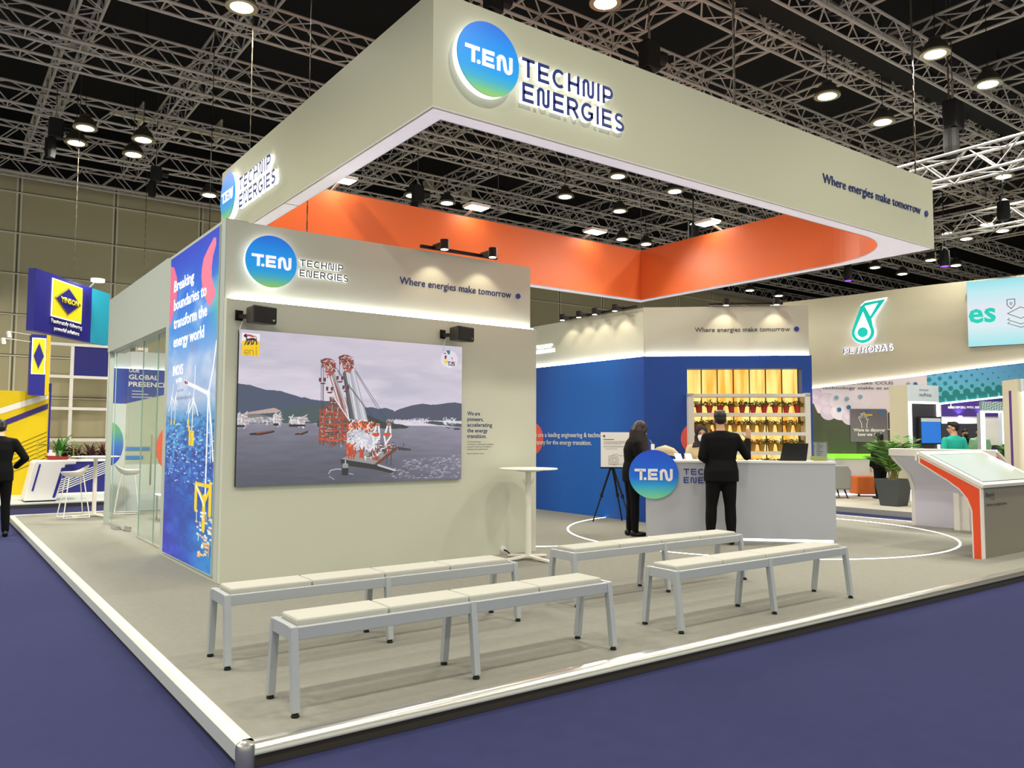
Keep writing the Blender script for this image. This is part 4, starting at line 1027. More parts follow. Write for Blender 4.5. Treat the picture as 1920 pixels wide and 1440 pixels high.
# shelf with plants
sf = thing('plant_shelf', 'white open shelf unit filled with potted plants behind the counter', 'shelf', dg(1.65, .1, .15))
so0, so1 = .0, .30
for s_ in (.69, 2.50): part('side_panel', dslab(MB(), s_, s_+.08, .1, 2.2, so0, so1), M['soft_white'], sf, world=True)
SHZ = [2.13, 1.83, 1.525, 1.22, .91]
part('top_board', dslab(MB(), .69, 2.58, 2.14, 2.19, so0, so1), M['soft_white'], sf, world=True)
for z in SHZ[1:]: part('shelf_board', dslab(MB(), .77, 2.50, z-.0, z+.055, so0, so1), M['soft_white'], sf, world=True)
part('base_board', dslab(MB(), .69, 2.58, .1, .9, so0, so1-.01), M['soft_white'], sf, world=True)
mat('pot_red', (176,52,38), .6); mat('pot_tan', (170,128,48), .6); mat('leaf', (58,110,36), .55); mat('leaf_red', (120,40,44), .55); mat('leaf_yellow', (150,160,50), .5); mat('soil', (50,34,24), .9)
def leafy(seed, r, h, n, size, cols=1):
    rnd = random.Random(seed); b = MB()
    for i in range(n):
        a = rnd.uniform(0, 2*math.pi); rr = r*math.sqrt(rnd.random()); z = rnd.uniform(0, h)*(1-.4*rr/r)
        c = Vector((rr*math.cos(a), rr*math.sin(a), z)); d = Vector((math.cos(a+rnd.uniform(-1,1)), math.sin(a+rnd.uniform(-1,1)), rnd.uniform(-.4,.9))).normalized()
        s = d.cross(Vector((rnd.uniform(-1,1), rnd.uniform(-1,1), rnd.uniform(-1,1)))).normalized()*size*rnd.uniform(.25,.45); l = size*rnd.uniform(.7,1.3)
        b.mi = rnd.randrange(cols); k = s.cross(d)*.18
        b.add([c, c+d*l*.5+s, c+d*l, c+d*l*.5-s, c+d*l*.5+k], [(0,1,4),(1,2,4),(2,3,4),(3,0,4)])
        if rnd.random() < .3: b.mi = 0; b.tube((0,0,0), c, .0025, 4, cap=False)
    return b
def plant(seed, red, lb):
    t = thing('potted_plant', lb, 'potted plant', (0,0,0))
    h = .125 if red else .13; part('pot', MB().lathe([(.034,0),(.052,h-.02),(.058,h-.02),(.058,h),(.05,h),(.046,h-.015),(.001,h-.015)], n=16), M['pot_red' if red else 'pot_tan'], t, sm=40)
    b = leafy(seed, .075, .10, 110 if red else 80, .032, 3); b.v = [(x,y,z+h-.02) for x, y, z in b.v]
    part('foliage', b, [M['leaf'], M['leaf_red'], M['leaf_yellow']] if red else [M['leaf'], M['leaf_red'], M['pot_tan']], t)
    return t
protoR = [plant(i, True, 'x') for i in range(3)]; protoT = [plant(10+i, False, 'x') for i in range(3)]; used = set()
def put_plant(red, k, s, z, lb, grp):
    pr = (protoR if red else protoT)[k % 3]; c = dg(s, z, .16)
    if id(pr) not in used:
        used.add(id(pr)); pr.location = c; pr['label'] = lb; pr['group'] = grp; pr.rotation_euler = (0,0,k*1.3)
    else: dup(pr, c, k*1.3, lb, grp)
rows = [(True, 1.885, 10, 'red potted plant on the top shelf', 'plants on the top shelf', 'top shelf'), (False, 1.58, 12, 'tan potted plant on the second shelf', 'plants on the second shelf', 'second shelf'),
        (False, 1.275, 12, 'tan potted plant on the third shelf', 'plants on the third shelf', 'third shelf'), (False, .965, 12, 'tan potted plant on the fourth shelf', 'plants on the fourth shelf', 'fourth shelf')]
for red, z, n, nm, grp, _ in rows:
    for i in range(n):
        s = .86 + (2.41-.86)*i/(n-1)
        put_plant(red, i, s, z, f'{nm}, {ORD[i]} from the left', grp)
# coral dot print and header lettering on the walls
def wall_disc(c, nrm, r, m, lb, th=.004):
    c = Vector(c); return solo('round_print', MB().tube(c, c+Vector(nrm)*th, r, 48), m, lb, 'wall print', base=tuple(c))
wall_disc(dg(.86,1.47,.0), tuple(ND), .27, M['coral'], 'coral red round print on the blue wall, half hidden by the plant shelf')
wall_disc((8.35,8.62,1.45), (-1,0,0), .30, M['coral'], 'coral red round print at the far left of the blue wall behind the screen wall')
tw = thing('wall_text', 'white text about a leading engineering company on the blue wall', 'lettering', (8.34, 7.6, 1.4))
text_mesh('We are a leading engineering & technology', M['white'], (8.345,0,0), U_, V_, -8.70, -6.45, 1.485, tw, bold=.012, depth=.003, height=.085)
text_mesh('company for the energy transition.', M['white'], (8.345,0,0), U_, V_, -8.70, -6.93, 1.345, tw, bold=.012, depth=.003, height=.085)
t = thing('logo_sign', 'small lit TECHNIP ENERGIES letters on the far header of the blue wall', 'sign', (8.41, 8.4, 3.2))
for txt, y0_, y1_, z in (('TECHNIP', 8.66, 8.10, 3.20), ('ENERGIES', 8.66, 8.03, 3.105)):
    b = MB(); lettering(b, txt, -y0_, -y1_, z, .07, .16, lambda x, y, d: Vector((8.41-d, -x, y)), .02, side=1); part('lettering', b, [M['halo'], M['halo']], t, world=True)
sl_ = thing('slogan_lettering', 'grey slogan Where energies make tomorrow on the header above the plant shelf', 'lettering', dg(1.6, 3.2, -.06))
text_mesh('Where energies make tomorrow', M['text_grey'], dg(0,0,-.06), tuple(DIR), (0,0,1), .84, 2.37, 3.235, sl_, depth=.008, height=.075)
dot(dg(2.475,3.268,-.06), tuple(ND), .04, 'small blue dot on the header above the plant shelf')
track((8.33,7.76,3.68), (8.33,5.78,3.68), [(8.35,7.52,3.69),(8.35,7.06,3.69),(8.35,6.64,3.69),(8.35,6.13,3.69)], (-1,0,0), 'black light track along the top of the blue wall',
      [f'black spotlight on the top of the blue wall, {ORD[i]} of four from the left' for i in range(4)], 7)
track(dg(1.07,3.69,-.04), dg(2.26,3.69,-.04), [dg(1.32,3.70,-.04), dg(2.12,3.70,-.04)], tuple(ND), 'black light track on the header above the plant shelf',
      ['black spotlight above the plant shelf, left of two', 'black spotlight above the plant shelf, right of two'], 8)

# ================================================================ counter
CD = Vector((1,-1,0)).normalized(); CN = Vector((-1,-1,0)).normalized(); CP = Vector((6.87,4.17,0))
def cp(s, z, off=0.0): p = CP + CD*s + CN*off; return (p.x, p.y, z)
def cslab(b, s0, s1, z0, z1, o0, o1):
    q = [cp(s,z,o) for o in (o0,o1) for s, z in ((s0,z0),(s1,z0),(s1,z1),(s0,z1))]
    b.add(q, [(0,1,2,3),(4,7,6,5),(0,4,5,1),(1,5,6,2),(2,6,7,3),(3,7,4,0)]); return b
ct = thing('reception_counter', 'long white reception counter with a glowing foot, plants behind it', 'counter', cp(1.25, .1, -.25))
mat('counter_white', (178,180,188), .45)
part('front_panel', cslab(MB(), 0, 2.5, .135, 1.15, -.04, 0), M['counter_white'], ct, world=True)
for s_ in (0, 2.46): part('end_panel', cslab(MB(), s_, s_+.04, .135, 1.15, -.55, -.04), M['counter_white'], ct, world=True)
part('counter_top', cslab(MB(), -.01, 2.51, 1.15, 1.18, -.56, .01), M['white'], ct, world=True, bevel=.003)
part('plinth', cslab(MB(), .05, 2.45, .1, .135, -.5, -.06), M['white'], ct, world=True)
part('foot_light', cslab(MB(), .03, 2.47, .103, .13, -.05, -.03), M['led'], ct, world=True)
sg = thing('logo_sign', 'round blue T.EN plate with TECHNIP ENERGIES letters on the counter front', 'sign', cp(.1, .985))
disc_sign(sg, cp(.105,.985), .337, tuple(CD), tuple(CN), .03, False)
for txt, x1, z in (('TECHNIP', 1.12, .985), ('ENERGIES', 1.205, .87)):
    b = MB(); pc = lambda x, y, d: Vector(cp(x, y, .001+d)); lettering(b, txt, .51, x1, z, .082, .17, pc, .006); part('lettering', b, M['navy'], sg, world=True)
# things on the counter
t = thing('laptop', 'black laptop with its back to the viewer at the right end of the counter', 'laptop', cp(2.0, 1.18, -.22))
part('base', cslab(MB(), 1.82, 2.17, 1.18, 1.20, -.42, -.18), M['black'], t, world=True)
b = MB(); q = [cp(1.82,1.19,-.17), cp(2.17,1.19,-.17), cp(2.19,1.42,-.12), cp(1.86,1.42,-.12)]; q2 = [tuple(Vector(p)+Vector((.008,.008,0))) for p in q]; b.add(q+q2, [(0,1,2,3),(4,7,6,5),(0,4,5,1),(1,5,6,2),(2,6,7,3),(3,7,4,0)])
part('screen_lid', b, M['black'], t, world=True)
mat('clear', (235,240,240), .05, trans=.95, ior=1.2)
def sign_holder(s, o, lb, w=.20, h=.27, tilt=0):
    t = thing('sign_holder', lb, 'sign holder', cp(s+w/2, 1.18, o))
    part('clear_plate', cslab(MB(), s, s+w, 1.185, 1.18+h, o-.004, o), M['clear'], t, world=True)
    part('paper', cslab(MB(), s+.02, s+w-.02, 1.24, 1.18+h-.02, o-.006, o-.005), M['paper_grey'], t, world=True)
    part('foot', cslab(MB(), s, s+w, 1.18, 1.186, o-.06, o+.02), M['clear'], t, world=True)
    bb_ = MB()
    for k in range(7): cslab(bb_, s+.05, s+.05+.08*(.6+.4*((k*7)%3)/2), 1.26+k*.024, 1.266+k*.024, o+.0005, o+.001)
    part('print', bb_, M['text_grey'], t, world=True)
mat('paper_grey', (206,208,206), .7); mat('paper', (240,240,238), .7)
sign_holder(2.24, -.1, 'clear standing sign holder at the right end of the counter beside the laptop')
for k, (s, lb) in enumerate(((.42,'white slanted brochure holder on the counter, left of two beside the round plate'), (.56,'white slanted brochure holder on the counter, right of two beside the round plate'))):
    b = MB(); b.add([cp(s,1.18,-.06),cp(s+.09,1.18,-.06),cp(s+.06,1.27,-.14),cp(s-.03,1.27,-.14),cp(s,1.18,-.15),cp(s+.09,1.18,-.15)], [(0,1,2,3),(0,3,4),(1,5,2),(3,2,5,4),(0,4,5,1)])
    solo('brochure_holder', b, M['paper'], lb, 'brochure holder', base=cp(s+.045,1.18,-.1))
t = thing('bowl', 'shallow white dish with small sweets on the counter', 'bowl', cp(.80,1.18,-.12))
part('dish', MB().lathe([(.05,0),(.10,.035),(.104,.035),(.055,-.0)], n=24), M['white'], t)
b = MB(); rnd = random.Random(4)
for i in range(22): b.ball((rnd.uniform(-.06,.06), rnd.uniform(-.06,.06), .03), .014, n=8, m=5)
part('sweets', b, M['wood'], t, kind='stuff')
t = thing('laptop', 'grey open laptop seen from behind in front of the receptionist', 'laptop', cp(.95, 1.18, -.3))
b = MB(); q = [cp(.86,1.19,-.26), cp(1.22,1.19,-.26), cp(1.20,1.44,-.20), cp(.84,1.44,-.20)]; q2 = [tuple(Vector(p)+Vector((.008,.008,0))) for p in q]; b.add(q+q2, [(0,1,2,3),(4,7,6,5),(0,4,5,1),(1,5,6,2),(2,6,7,3),(3,7,4,0)])
part('screen_lid', b, M['paper_grey'], t, world=True); part('base', cslab(MB(), .86, 1.22, 1.18, 1.195, -.5, -.27), M['paper_grey'], t, world=True)
for k, (s, w, o, lb) in enumerate(((1.32,.28,-.14,'flat white paper sheets on the middle of the counter'), (1.62,.18,-.3,'small dark phone lying on the counter near the black laptop'), (2.3,.18,-.35,'small green cloth bundle behind the sign holder on the counter'))):
    solo(('paper_sheet','phone','cloth')[k], cslab(MB(), s, s+w, 1.18, 1.186+(.05 if k == 2 else 0), o-.2, o), (M['paper'], M['black'], M['leaf_yellow'])[k], lb, ('paper','phone','cloth')[k], base=cp(s+w/2,1.18,o-.1), bevel=.002)

# easel with poster
es = thing('tripod_easel', 'black tripod easel in front of the blue wall behind the woman', 'easel', (7.98, 6.08, .1))
top = Vector((8.0,6.05,1.05))
for k, f in enumerate(((7.73,6.22,.1), (8.23,6.05,.1), (8.02,5.62,.1))):
    f = Vector(f); m_ = top.lerp(f, .55)
    l = part('leg', MB().tube(top, m_, .018, 8).tube(m_, f, .012, 8), M['black_metal'], es, world=True)
    part('clamp', MB().tube(m_+Vector((0,0,.03)), m_-Vector((0,0,.03)), .026, 8), M['black'], es, world=True)
part('head', MB().tube(top-Vector((0,0,.1)), top+Vector((0,0,.35)), .02, 10), M['black_metal'], es, world=True)
part('ledge', MB().bar((7.80,6.12,.985),(8.16,5.80,.985),.04,.02), M['black_metal'], es, world=True)
ps = thing('poster_board', 'white poster with a line drawing of a camera propped on the easel', 'poster', (7.98, 5.96, 1.0))
pu = Vector((.34,-.32,0)).normalized(); pn = Vector((-.32,-.34,0)).normalized(); po = Vector((7.80,6.10,1.0)) 
pu2 = pu; pv = (Vector((0,0,1)) - pn*.12).normalized()
def pp(x, y, d=0.0): return po + pu2*x + pv*y + pn*d
b = MB(); W_, H_ = .47, .575
q = [pp(0,0,.0),pp(W_,0,.0),pp(W_,H_,.0),pp(0,H_,.0)] + [pp(0,0,-.01),pp(W_,0,-.01),pp(W_,H_,-.01),pp(0,H_,-.01)]
b.add(q, [(0,1,2,3),(4,7,6,5),(0,4,5,1),(1,5,6,2),(2,6,7,3),(3,7,4,0)]); part('board', b, M['paper'], ps, world=True)
b = MB(); pl = lambda x, y, d: pp(x, y, d+.0005)
stroke(b, arc(.055,.51,.012,.012,0,360,16), .008, pl, .001)
for i, w in enumerate((.18,)): stroke(b, [(.04,.455),(.04+w,.455)], .006, pl, .001)
for i in range(4): stroke(b, [(.04,.425-i*.016),(.40-.05*(i==3),.425-i*.016)], .0018, pl, .001)
for i in range(2): stroke(b, [(.04,.345-i*.016),(.40,.345-i*.016)], .0018, pl, .001)
stroke(b, [(.08,.300),(.28,.300)], .002, pl, .001)
for r in (.075,.05,.03): stroke(b, arc(.22,.11,r,r,0,360,28), .0022, pl, .001)
stroke(b, [(.13,.04),(.13,.18),(.19,.19),(.22,.21),(.27,.21),(.29,.19),(.40,.185),(.40,.05),(.13,.04)], .0022, pl, .001)
part('print', b, M['text_grey'], ps, world=True)

# ================================================================ touch-screen kiosks at the right
mat('kiosk_orange', (226,76,34), .45); mat('kiosk_white', (226,222,214), .4); mat('kiosk_grey', (122,117,104), .5); mat('touch_glass', (170,182,176), .08, spec=.6); mat('kiosk_lav', (208,206,218), .45)
def kiosk(ox, oy, rz, Wd, lb, text=False):
    t = thing('touch_kiosk', lb, 'kiosk', (ox, oy, .1), rz)
    pr = [(0,0),(0,.83),(.73,1.20),(.72,1.09),(.38,.885),(.25,.79),(.165,.68),(.12,.55),(.115,0)]
    P_ = lambda poly, x, w: MB().prism(poly, (x,0,0), (0,1,0), (0,0,1), (w,0,0))
    for x_ in (0, Wd-.06): part('side_frame', P_(pr, x_, .06), M['kiosk_white'], t)
    ins = [(.02,.0),(.02,.81),(.70,1.155),(.70,1.098),(.375,.90),(.24,.803),(.15,.69),(.102,.555),(.097,0)]
    for x_ in (-.004, Wd+.001): part('side_inlay', P_(ins, x_, .003), M['kiosk_orange'], t, label='orange side inlay')
    part('front_panel', MB().box(.06, Wd-.06, .004, .03, 0, .82), M['kiosk_grey'] if text else M['kiosk_white'], t)
    part('back_panel', MB().box(.06, Wd-.06, .10, .118, 0, .57), M['kiosk_lav'], t)
    b = P_([(.112,.55),(.155,.69),(.24,.80),(.38,.895),(.71,1.095),(.72,1.10),(.72,1.13),(.38,.93),(.22,.83),(.13,.70),(.09,.56)], .06, Wd-.12); part('underside', b, M['kiosk_lav'], t)
    sl = (1.20-.83)/.73; ang = math.atan(sl); cu = Vector((0, math.cos(ang), math.sin(ang))); cn = Vector((0, -math.sin(ang), math.cos(ang))); o = Vector((0,-.02,.82)); Ls = .80
    def slab(x0, x1, a, c, h0, h1):
        b = MB(); q = [Vector((x,0,0)) + o + cu*k + cn*h for h in (h0,h1) for x, k in ((x0,a),(x1,a),(x1,c),(x0,c))]
        b.add(q, [(0,3,2,1),(4,5,6,7),(0,1,5,4),(1,2,6,5),(2,3,7,6),(3,0,4,7)]); return b
    part('top_frame', slab(-.015, Wd+.015, 0, Ls+.03, 0, .045), M['kiosk_white'], t, bevel=.004)
    part('high_edge', MB().box(-.01, Wd+.01, .735, .76, 1.12, 1.225), M['kiosk_white'], t)
    part('screen', slab(.09, Wd-.09, .07, Ls-.06, .0455, .048), M['touch_glass'], t)
    b = slab(.08, Wd-.08, .06, Ls-.05, .0452, .0465); part('screen_border', b, M['black'], t)
    if text:
        k = Vector((ox, oy, .1))
        text_mesh('Beyond', M['text_navy'], (ox,oy,.1), (1,0,0), (0,0,1), .12, .33, .715, t, depth=.003, bold=.01)
        text_mesh('+ us', M['black'], (ox,oy,.1), (1,0,0), (0,0,1), .24, .33, .67, t, depth=.003)
        text_mesh('Discover our digital journey', M['black'], (ox,oy,.1), (1,0,0), (0,0,1), .12, .66, .605, t, depth=.003, bold=.01)
    return t
kiosk(8.75, .62, 0, 1.62, 'white and orange slanted touch-screen kiosk at the right picture edge, grey front', True)
kiosk(11.80, 1.42, math.pi/2, 1.54, 'second white slanted kiosk behind the nearer one, its high edge towards the viewer')
solo('kiosk_cabinet', MB().box(11.55, 11.67, 2.02, 2.14, .1, .62).box(11.0+.5, 11.66, 2.14, 2.22, .1, .66), M['kiosk_white'], 'small white upright cabinet under the second kiosk', 'cabinet', base=(11.6, 2.1, .1))

# ================================================================ glass meeting room at the left
def glass_mat():
    m = bpy.data.materials.new('glass'); m.use_nodes = True; M['glass'] = m
    nt = m.node_tree; L = nt.links; out = nt.nodes['Material Output']; nt.nodes.remove(nt.nodes['Principled BSDF'])
    tr = nt.nodes.new('ShaderNodeBsdfTransparent'); tr.inputs[0].default_value = (.95,.975,.965,1)
    gl = nt.nodes.new('ShaderNodeBsdfGlossy'); gl.inputs['Roughness'].default_value = .02
    lw = nt.nodes.new('ShaderNodeFresnel'); lw.inputs['IOR'].default_value = 1.45; mx = nt.nodes.new('ShaderNodeMixShader')
    mu = nt.nodes.new('ShaderNodeMath'); mu.operation = 'MULTIPLY'; mu.inputs[1].default_value = .06
    L.new(lw.outputs[0], mu.inputs[0]); L.new(mu.outputs[0], mx.inputs[0]); L.new(tr.outputs[0], mx.inputs[1]); L.new(gl.outputs[0], mx.inputs[2]); L.new(mx.outputs[0], out.inputs[0])
glass_mat(); mat('glass_edge', (150,180,170), .2)
gw = thing('glass_wall', 'clear glass front of the meeting room under the grey band left of the glowing banner', 'glass wall', (1.2, 8.2, .1))
for (a, c) in ((6.50,7.38),(7.39,8.27),(9.16,10.26)):
    part('glass_pane', MB().box(1.20, 1.212, a, c, .11, 2.81), M['glass'], gw, world=True)
    part('pane_edge', MB().box(1.199,1.213,c-.003,c+.004,.11,2.81), M['glass_edge'], gw, world=True)
part('floor_channel', MB().box(1.18,1.232,6.50,8.27,.1,.118).box(1.18,1.232,9.16,10.26,.1,.118), M['alu'], gw, world=True)
gd = thing('glass_door', 'open clear glass door with metal patch fittings at the meeting room', 'glass door', (1.2, 9.14, .1))
dd = Vector((.25,-1,0)).normalized()*.86
part('leaf', MB().bar(Vector((1.206,9.14,1.30)), Vector((1.206,9.14,1.30))+dd, .012, 2.3), M['glass'], gd, world=True)
for z in (.14, 2.76): part('patch_fitting', MB().bar(Vector((1.206,9.15,z)), Vector((1.206,9.15,z))+dd*.2, .03, .055), M['chrome'], gd, world=True)
part('handle', MB().tube(Vector((1.206,9.14,.8))+dd*.93+Vector((-.04,0,0)), Vector((1.206,9.14,1.5))+dd*.93+Vector((-.04,0,0)), .012, 10), M['chrome'], gd, world=True)
solo('fitting_rail', MB().box(1.10,1.17,9.30,9.66,.1,.15), M['chrome'], 'small metal floor fitting at the far end of the glass front', 'fitting', base=(1.13,9.5,.1))
mat('room_grey', (176,182,166), .6); mat('pale_wall', (206,212,212), .55); mat('presence_blue', (52,72,156), .5); mat('room_blue', (24,60,170), .5)
pw = thing('presence_wall', 'blue wall titled OUR GLOBAL PRESENCE behind the glass', 'wall', (3.2, 12.4, .1))
part('back_panel', MB().box(1.77, 4.7, 12.4, 12.46, .1, 2.72), M['room_grey'], pw, world=True)
b = MB(); b.prism([(1.77,2.08),(4.1,2.71),(1.77,2.72)], (0,12.395,0), (1,0,0), (0,0,1), (0,.01,0)); part('blue_print', b, M['presence_blue'], pw, world=True)
part('header', MB().box(1.50, 4.7, 12.44, 12.5, 2.72, 3.05), M['pale_wall'], pw, world=True)
part('header_light_strip', MB().box(1.50, 4.7, 12.40, 12.41, 2.725, 2.735), M['led'], pw, world=True)
part('side_panel', MB().box(1.50, 1.77, 12.41, 12.46, .1, 2.07), M['pale_wall'], pw, world=True)
part('side_blue', MB().box(1.50, 1.77, 12.41, 12.46, 2.07, 2.72), M['room_blue'], pw, world=True)
part('lower_panel', MB().box(1.77, 4.7, 12.39, 12.4, .1, .95), M['pale_wall'], pw, world=True)
for s, x1, z in (('OUR', 1.97, 2.655), ('GLOBAL', 2.30, 2.53), ('PRESENCE', 2.46, 2.395)):
    text_mesh(s, M['white'], (0,12.39,0), (1,0,0), (0,0,1), 1.79, x1, z, pw, depth=.003, bold=.02, height=.085)
for k in range(3): part('list_line', MB().box(1.85, 2.05+.08*k, 12.385, 12.39, 2.30-k*.055, 2.315-k*.055), M['paper_grey'], pw, world=True)
mat('print_blue', (70,130,200), .5)
for x1, z in ((2.22,1.21),(2.08,1.05)): part('print_line', MB().box(1.78, x1, 12.383, 12.389, z, z+.06), M['print_blue'], pw, world=True)
m = ramp_mat('room_gradient', 'Z', 1.0, 1.75, [(0,(30,60,190)),(.4,(36,110,200)),(.75,(90,170,130)),(1,(110,180,120))], .5)
b = MB(); b.prism([(x, z) for x, z in [(1.50,1.72)] + arc(1.50,1.33,.24,.40,80,-80,16) + [(1.50,.94)]], (0,12.405,0), (1,0,0), (0,0,1), (0,.004,0))
o = solo('round_print', b, m, 'green to blue round print on the narrow white wall behind the glass', 'wall print')
solo('round_print', MB().prism(arc(2.92,1.25,.62,.62,0,360,48)[:-1], (0,12.386,0), (1,0,0), (0,0,1), (0,.003,0)), M['coral'], 'coral round print half hidden behind the glowing banner', 'wall print')
solo('room_wall', MB().box(4.6, 4.7, 4.45, 12.38, .1, 3.0), M['room_grey'], 'plain grey inner wall of the meeting room behind the screen wall', 'wall', base=(4.65, 8, .1))
rl = thing('room_fill_lamp', 'small round lamp in the meeting room behind the glass', 'ceiling lamp', (2.4, 9.6, 3.3)); part('lens', MB().tube((0,0,0),(0,0,.01),.12,16), M['lens'], rl); part('hanging_rod', MB().tube((0,0,.01),(0,0,6.5),.006,6), M['black_metal'], rl)  # lamp added to brighten the otherwise dark meeting room
ld = bpy.data.lights.new('room_fill_light', 'AREA'); ld.shape = 'DISK'; ld.size = .3; ld.energy = 90; ld.color = (1,.96,.88); lamp_light('room_fill_light', rl, -.02, ld)
t = thing('meeting_table', 'low glass-topped table inside the meeting room behind the glass', 'table', (2.35, 10.3, .1))
part('table_top', MB().box(-.45,.45,-.35,.35,.40,.42), M['paper_grey'], t, bevel=.005)
for x in (-.4,.4):
    for y in (-.3,.3): part('leg', MB().tube((x,y,0),(x,y,.4),.015,8), M['alu'], t)
# bar table and stools by the back edge
bar_table((1.17, 11.62, .1), 'tall round white bar table at the far left corner of the platform', .37, 1.03, (-60, 60, 180))
def stool(x, y, rz, lb):
    t = thing('bar_stool', lb, 'bar stool', (x, y, .1), rz, 'white bar stools at the far left table')
    b = MB(); n = 24
    prof = [(.05,.0),(.13,.008),(.18,.035),(.205,.075),(.212,.075),(.185,.02),(.13,-.012),(.05,-.02)]
    b.lathe([(r, .70+z) for r, z in prof], n=n); b.v = [(x*1.05, y_*.85, z + (.10*max(0, x)*abs(x)/.04 if x > .05 else 0)) for x, y_, z in b.v]
    part('seat', b, M['white'], t, sm=50)
    for s in (-1,1):
        b = MB()
        b.path([(-.11,s*.09,.69),(-.20,s*.19,.012),(.20,s*.19,.012),(.11,s*.09,.70)], .009, 8); part('leg_frame', b, M['white'], t)
    b = MB()
    for s in (-1,1): b.tube((s*.155,-.15,.32),(s*.155,.15,.32),.007,6)
    part('foot_rest', b, M['white'], t)
stool(.86, 11.62, math.radians(8), 'white bar stool in front of the far left round table')
stool(1.74, 11.92, math.radians(170), 'white bar stool right of the far left table, seen through the glass')

# ================================================================ blue and yellow stand far left
mat('sign_blue', (40,40,140), .4); mat('sign_yellow', (248,222,40), .4, emit=.12); mat('stand_yellow', (224,192,0), .5); mat('stand_purple', (60,44,120), .5); mat('cyan_panel', (40,160,190), .4); mat('lattice_white', (236,232,226), .5); mat('dark_line', (110,96,20), .5); mat('stand_blue', (36,36,120), .5)
yp = thing('stand_platform', 'pale low platform of the blue and yellow stand at far left', 'platform', (0, 18, 0))
part('deck', MB().box(-6, 6.5, 15.25, 19.6, 0, .1), M['pale_wall'], yp, world=True)
part('skirting', MB().box(-6, 6.5, 15.23, 15.25, 0, .075), M['dark_skirt'], yp, world=True)
yw = thing('stand_wall', 'bright yellow stand wall with white and purple diagonal stripes at the left edge', 'wall', (-1, 18, .1))
part('panel', MB().box(-5, 1.12, 18.0, 18.2, .1, 2.50), M['stand_yellow'], yw, world=True)
def band(x0, z0, x1, z1, w, m, nm='stripe'):
    b = MB(); b.add([(x0,17.99,z0-w/2),(x1,17.99,z1-w/2),(x1,17.99,z1+w/2),(x0,17.99,z0+w/2)], [(0,1,2,3)]); part(nm, b, m, yw, world=True)
band(-.6, 1.72, 1.1, 2.40, .14, M['lattice_white']); band(-.6, 1.35, 1.1, 2.16, .13, M['stand_purple'])
for k in range(7): band(.1, 1.05-k*.1, 1.1, 1.55-k*.1, .014, M['dark_line'], 'thin_line')
part('corner_edge', MB().box(1.12, 1.16, 17.98, 18.2, .1, 2.7), M['sign_blue'], yw, world=True)
mat('halo_dim', (255,255,255), .4, emit=1.0, ergb=(230,230,255))
def yin_logo(b_parent, fr, w, h):
    """yellow square with a blue diamond reading YINSON; fr(x,y,d) -> point"""
    def quad(m, pts, d, nm):
        b = MB(); q = [fr(x,y,d) for x, y in pts] + [fr(x,y,d-.01) for x, y in pts]; n = len(pts)
        b.add(q, [tuple(range(n)), tuple(range(n,2*n))[::-1]] + [(i,n+i,n+(i+1)%n,(i+1)%n) for i in range(n)]); part(nm, b, m, b_parent, world=True)
    quad(M['halo_dim'], [(-w/2-.02,-h/2-.02),(w/2+.02,-h/2-.02),(w/2+.02,h/2+.02),(-w/2-.02,h/2+.02)], .015, 'halo_light')
    quad(M['sign_yellow'], [(-w/2,-h/2),(w/2,-h/2),(w/2,h/2),(-w/2,h/2)], .03, 'logo_square')
    for k, m, d in ((1.0, M['black'], .033), (.96, M['sign_yellow'], .036), (.92, M['sign_blue'], .039)):
        quad(m, [(-w*.46*k,0),(0,-h*.40*k),(w*.46*k,0),(0,h*.40*k)], d, 'diamond')
t = thing('hanging_sign', 'hanging dark blue box sign reading YINSON with a yellow square emblem', 'hanging sign', (1.0, 13.5, 3.3))
A0 = Vector((.24,12.4,0)); A1 = Vector((1.80,14.64,0)); au = (A1-A0).normalized(); an = Vector((au.y,-au.x,0)); Ls = (A1-A0).length
def sg3(x, z, d=0.0): return A0 + au*x + Vector((0,0,z)) + an*d
b = MB(); q = [sg3(x,z,d) for d in (0,-.13) for x, z in ((0,3.31),(Ls*.72,3.33),(Ls*.72,4.42),(0,4.41))]; b.add(q, [(0,1,2,3),(4,7,6,5),(0,4,5,1),(1,5,6,2),(2,6,7,3),(3,7,4,0)]); part('box', b, M['sign_blue'], t, world=True)
b = MB(); q = [sg3(x,z,d) for d in (-.01,-.13) for x, z in ((Ls*.72,3.33),(Ls,3.35),(Ls,4.44),(Ls*.72,4.42))]; b.add(q, [(0,1,2,3),(4,7,6,5),(0,4,5,1),(1,5,6,2),(2,6,7,3),(3,7,4,0)]); part('cyan_end', b, M['cyan_panel'], t, world=True)
yin_logo(t, lambda x, y, d: sg3(Ls*.38+x, 3.99+y, d), 1.02, .66)
for s, x0, x1, z in (('YINSON', .75, 1.38, 3.945), ('Passionately delivering', .52, 1.60, 3.53), ('powerful solutions', .62, 1.50, 3.40)):
    text_mesh(s, M['sign_yellow'] if s == 'YINSON' else M['white'], tuple(sg3(0,0,.045 if s == 'YINSON' else .01)), tuple(au), (0,0,1), x0, x1, z, t, depth=.01, bold=.015, height=.10 if s == 'YINSON' else .075)
t = thing('sign_spot', 'bright arm spotlight at the right end of the hanging blue sign', 'spotlight', (1.6, 14.2, 4.6))
c = Vector((1.42, 13.75, 4.52)); part('head', MB().tube(c, c+Vector((0,0,.05)), .13, 16), M['white'], t, world=True); part('lens', MB().tube(c-Vector((0,0,.006)), c, .12, 16), M['lens'], t, world=True); part('arm', MB().bar(c+Vector((0,0,.04)), sg3(Ls*.75,4.44,-.1), .02, .02), M['white'], t, world=True)
t = thing('logo_column', 'blue column with the yellow and blue diamond emblem at the far left stand', 'column', (.85, 17.6, .1))
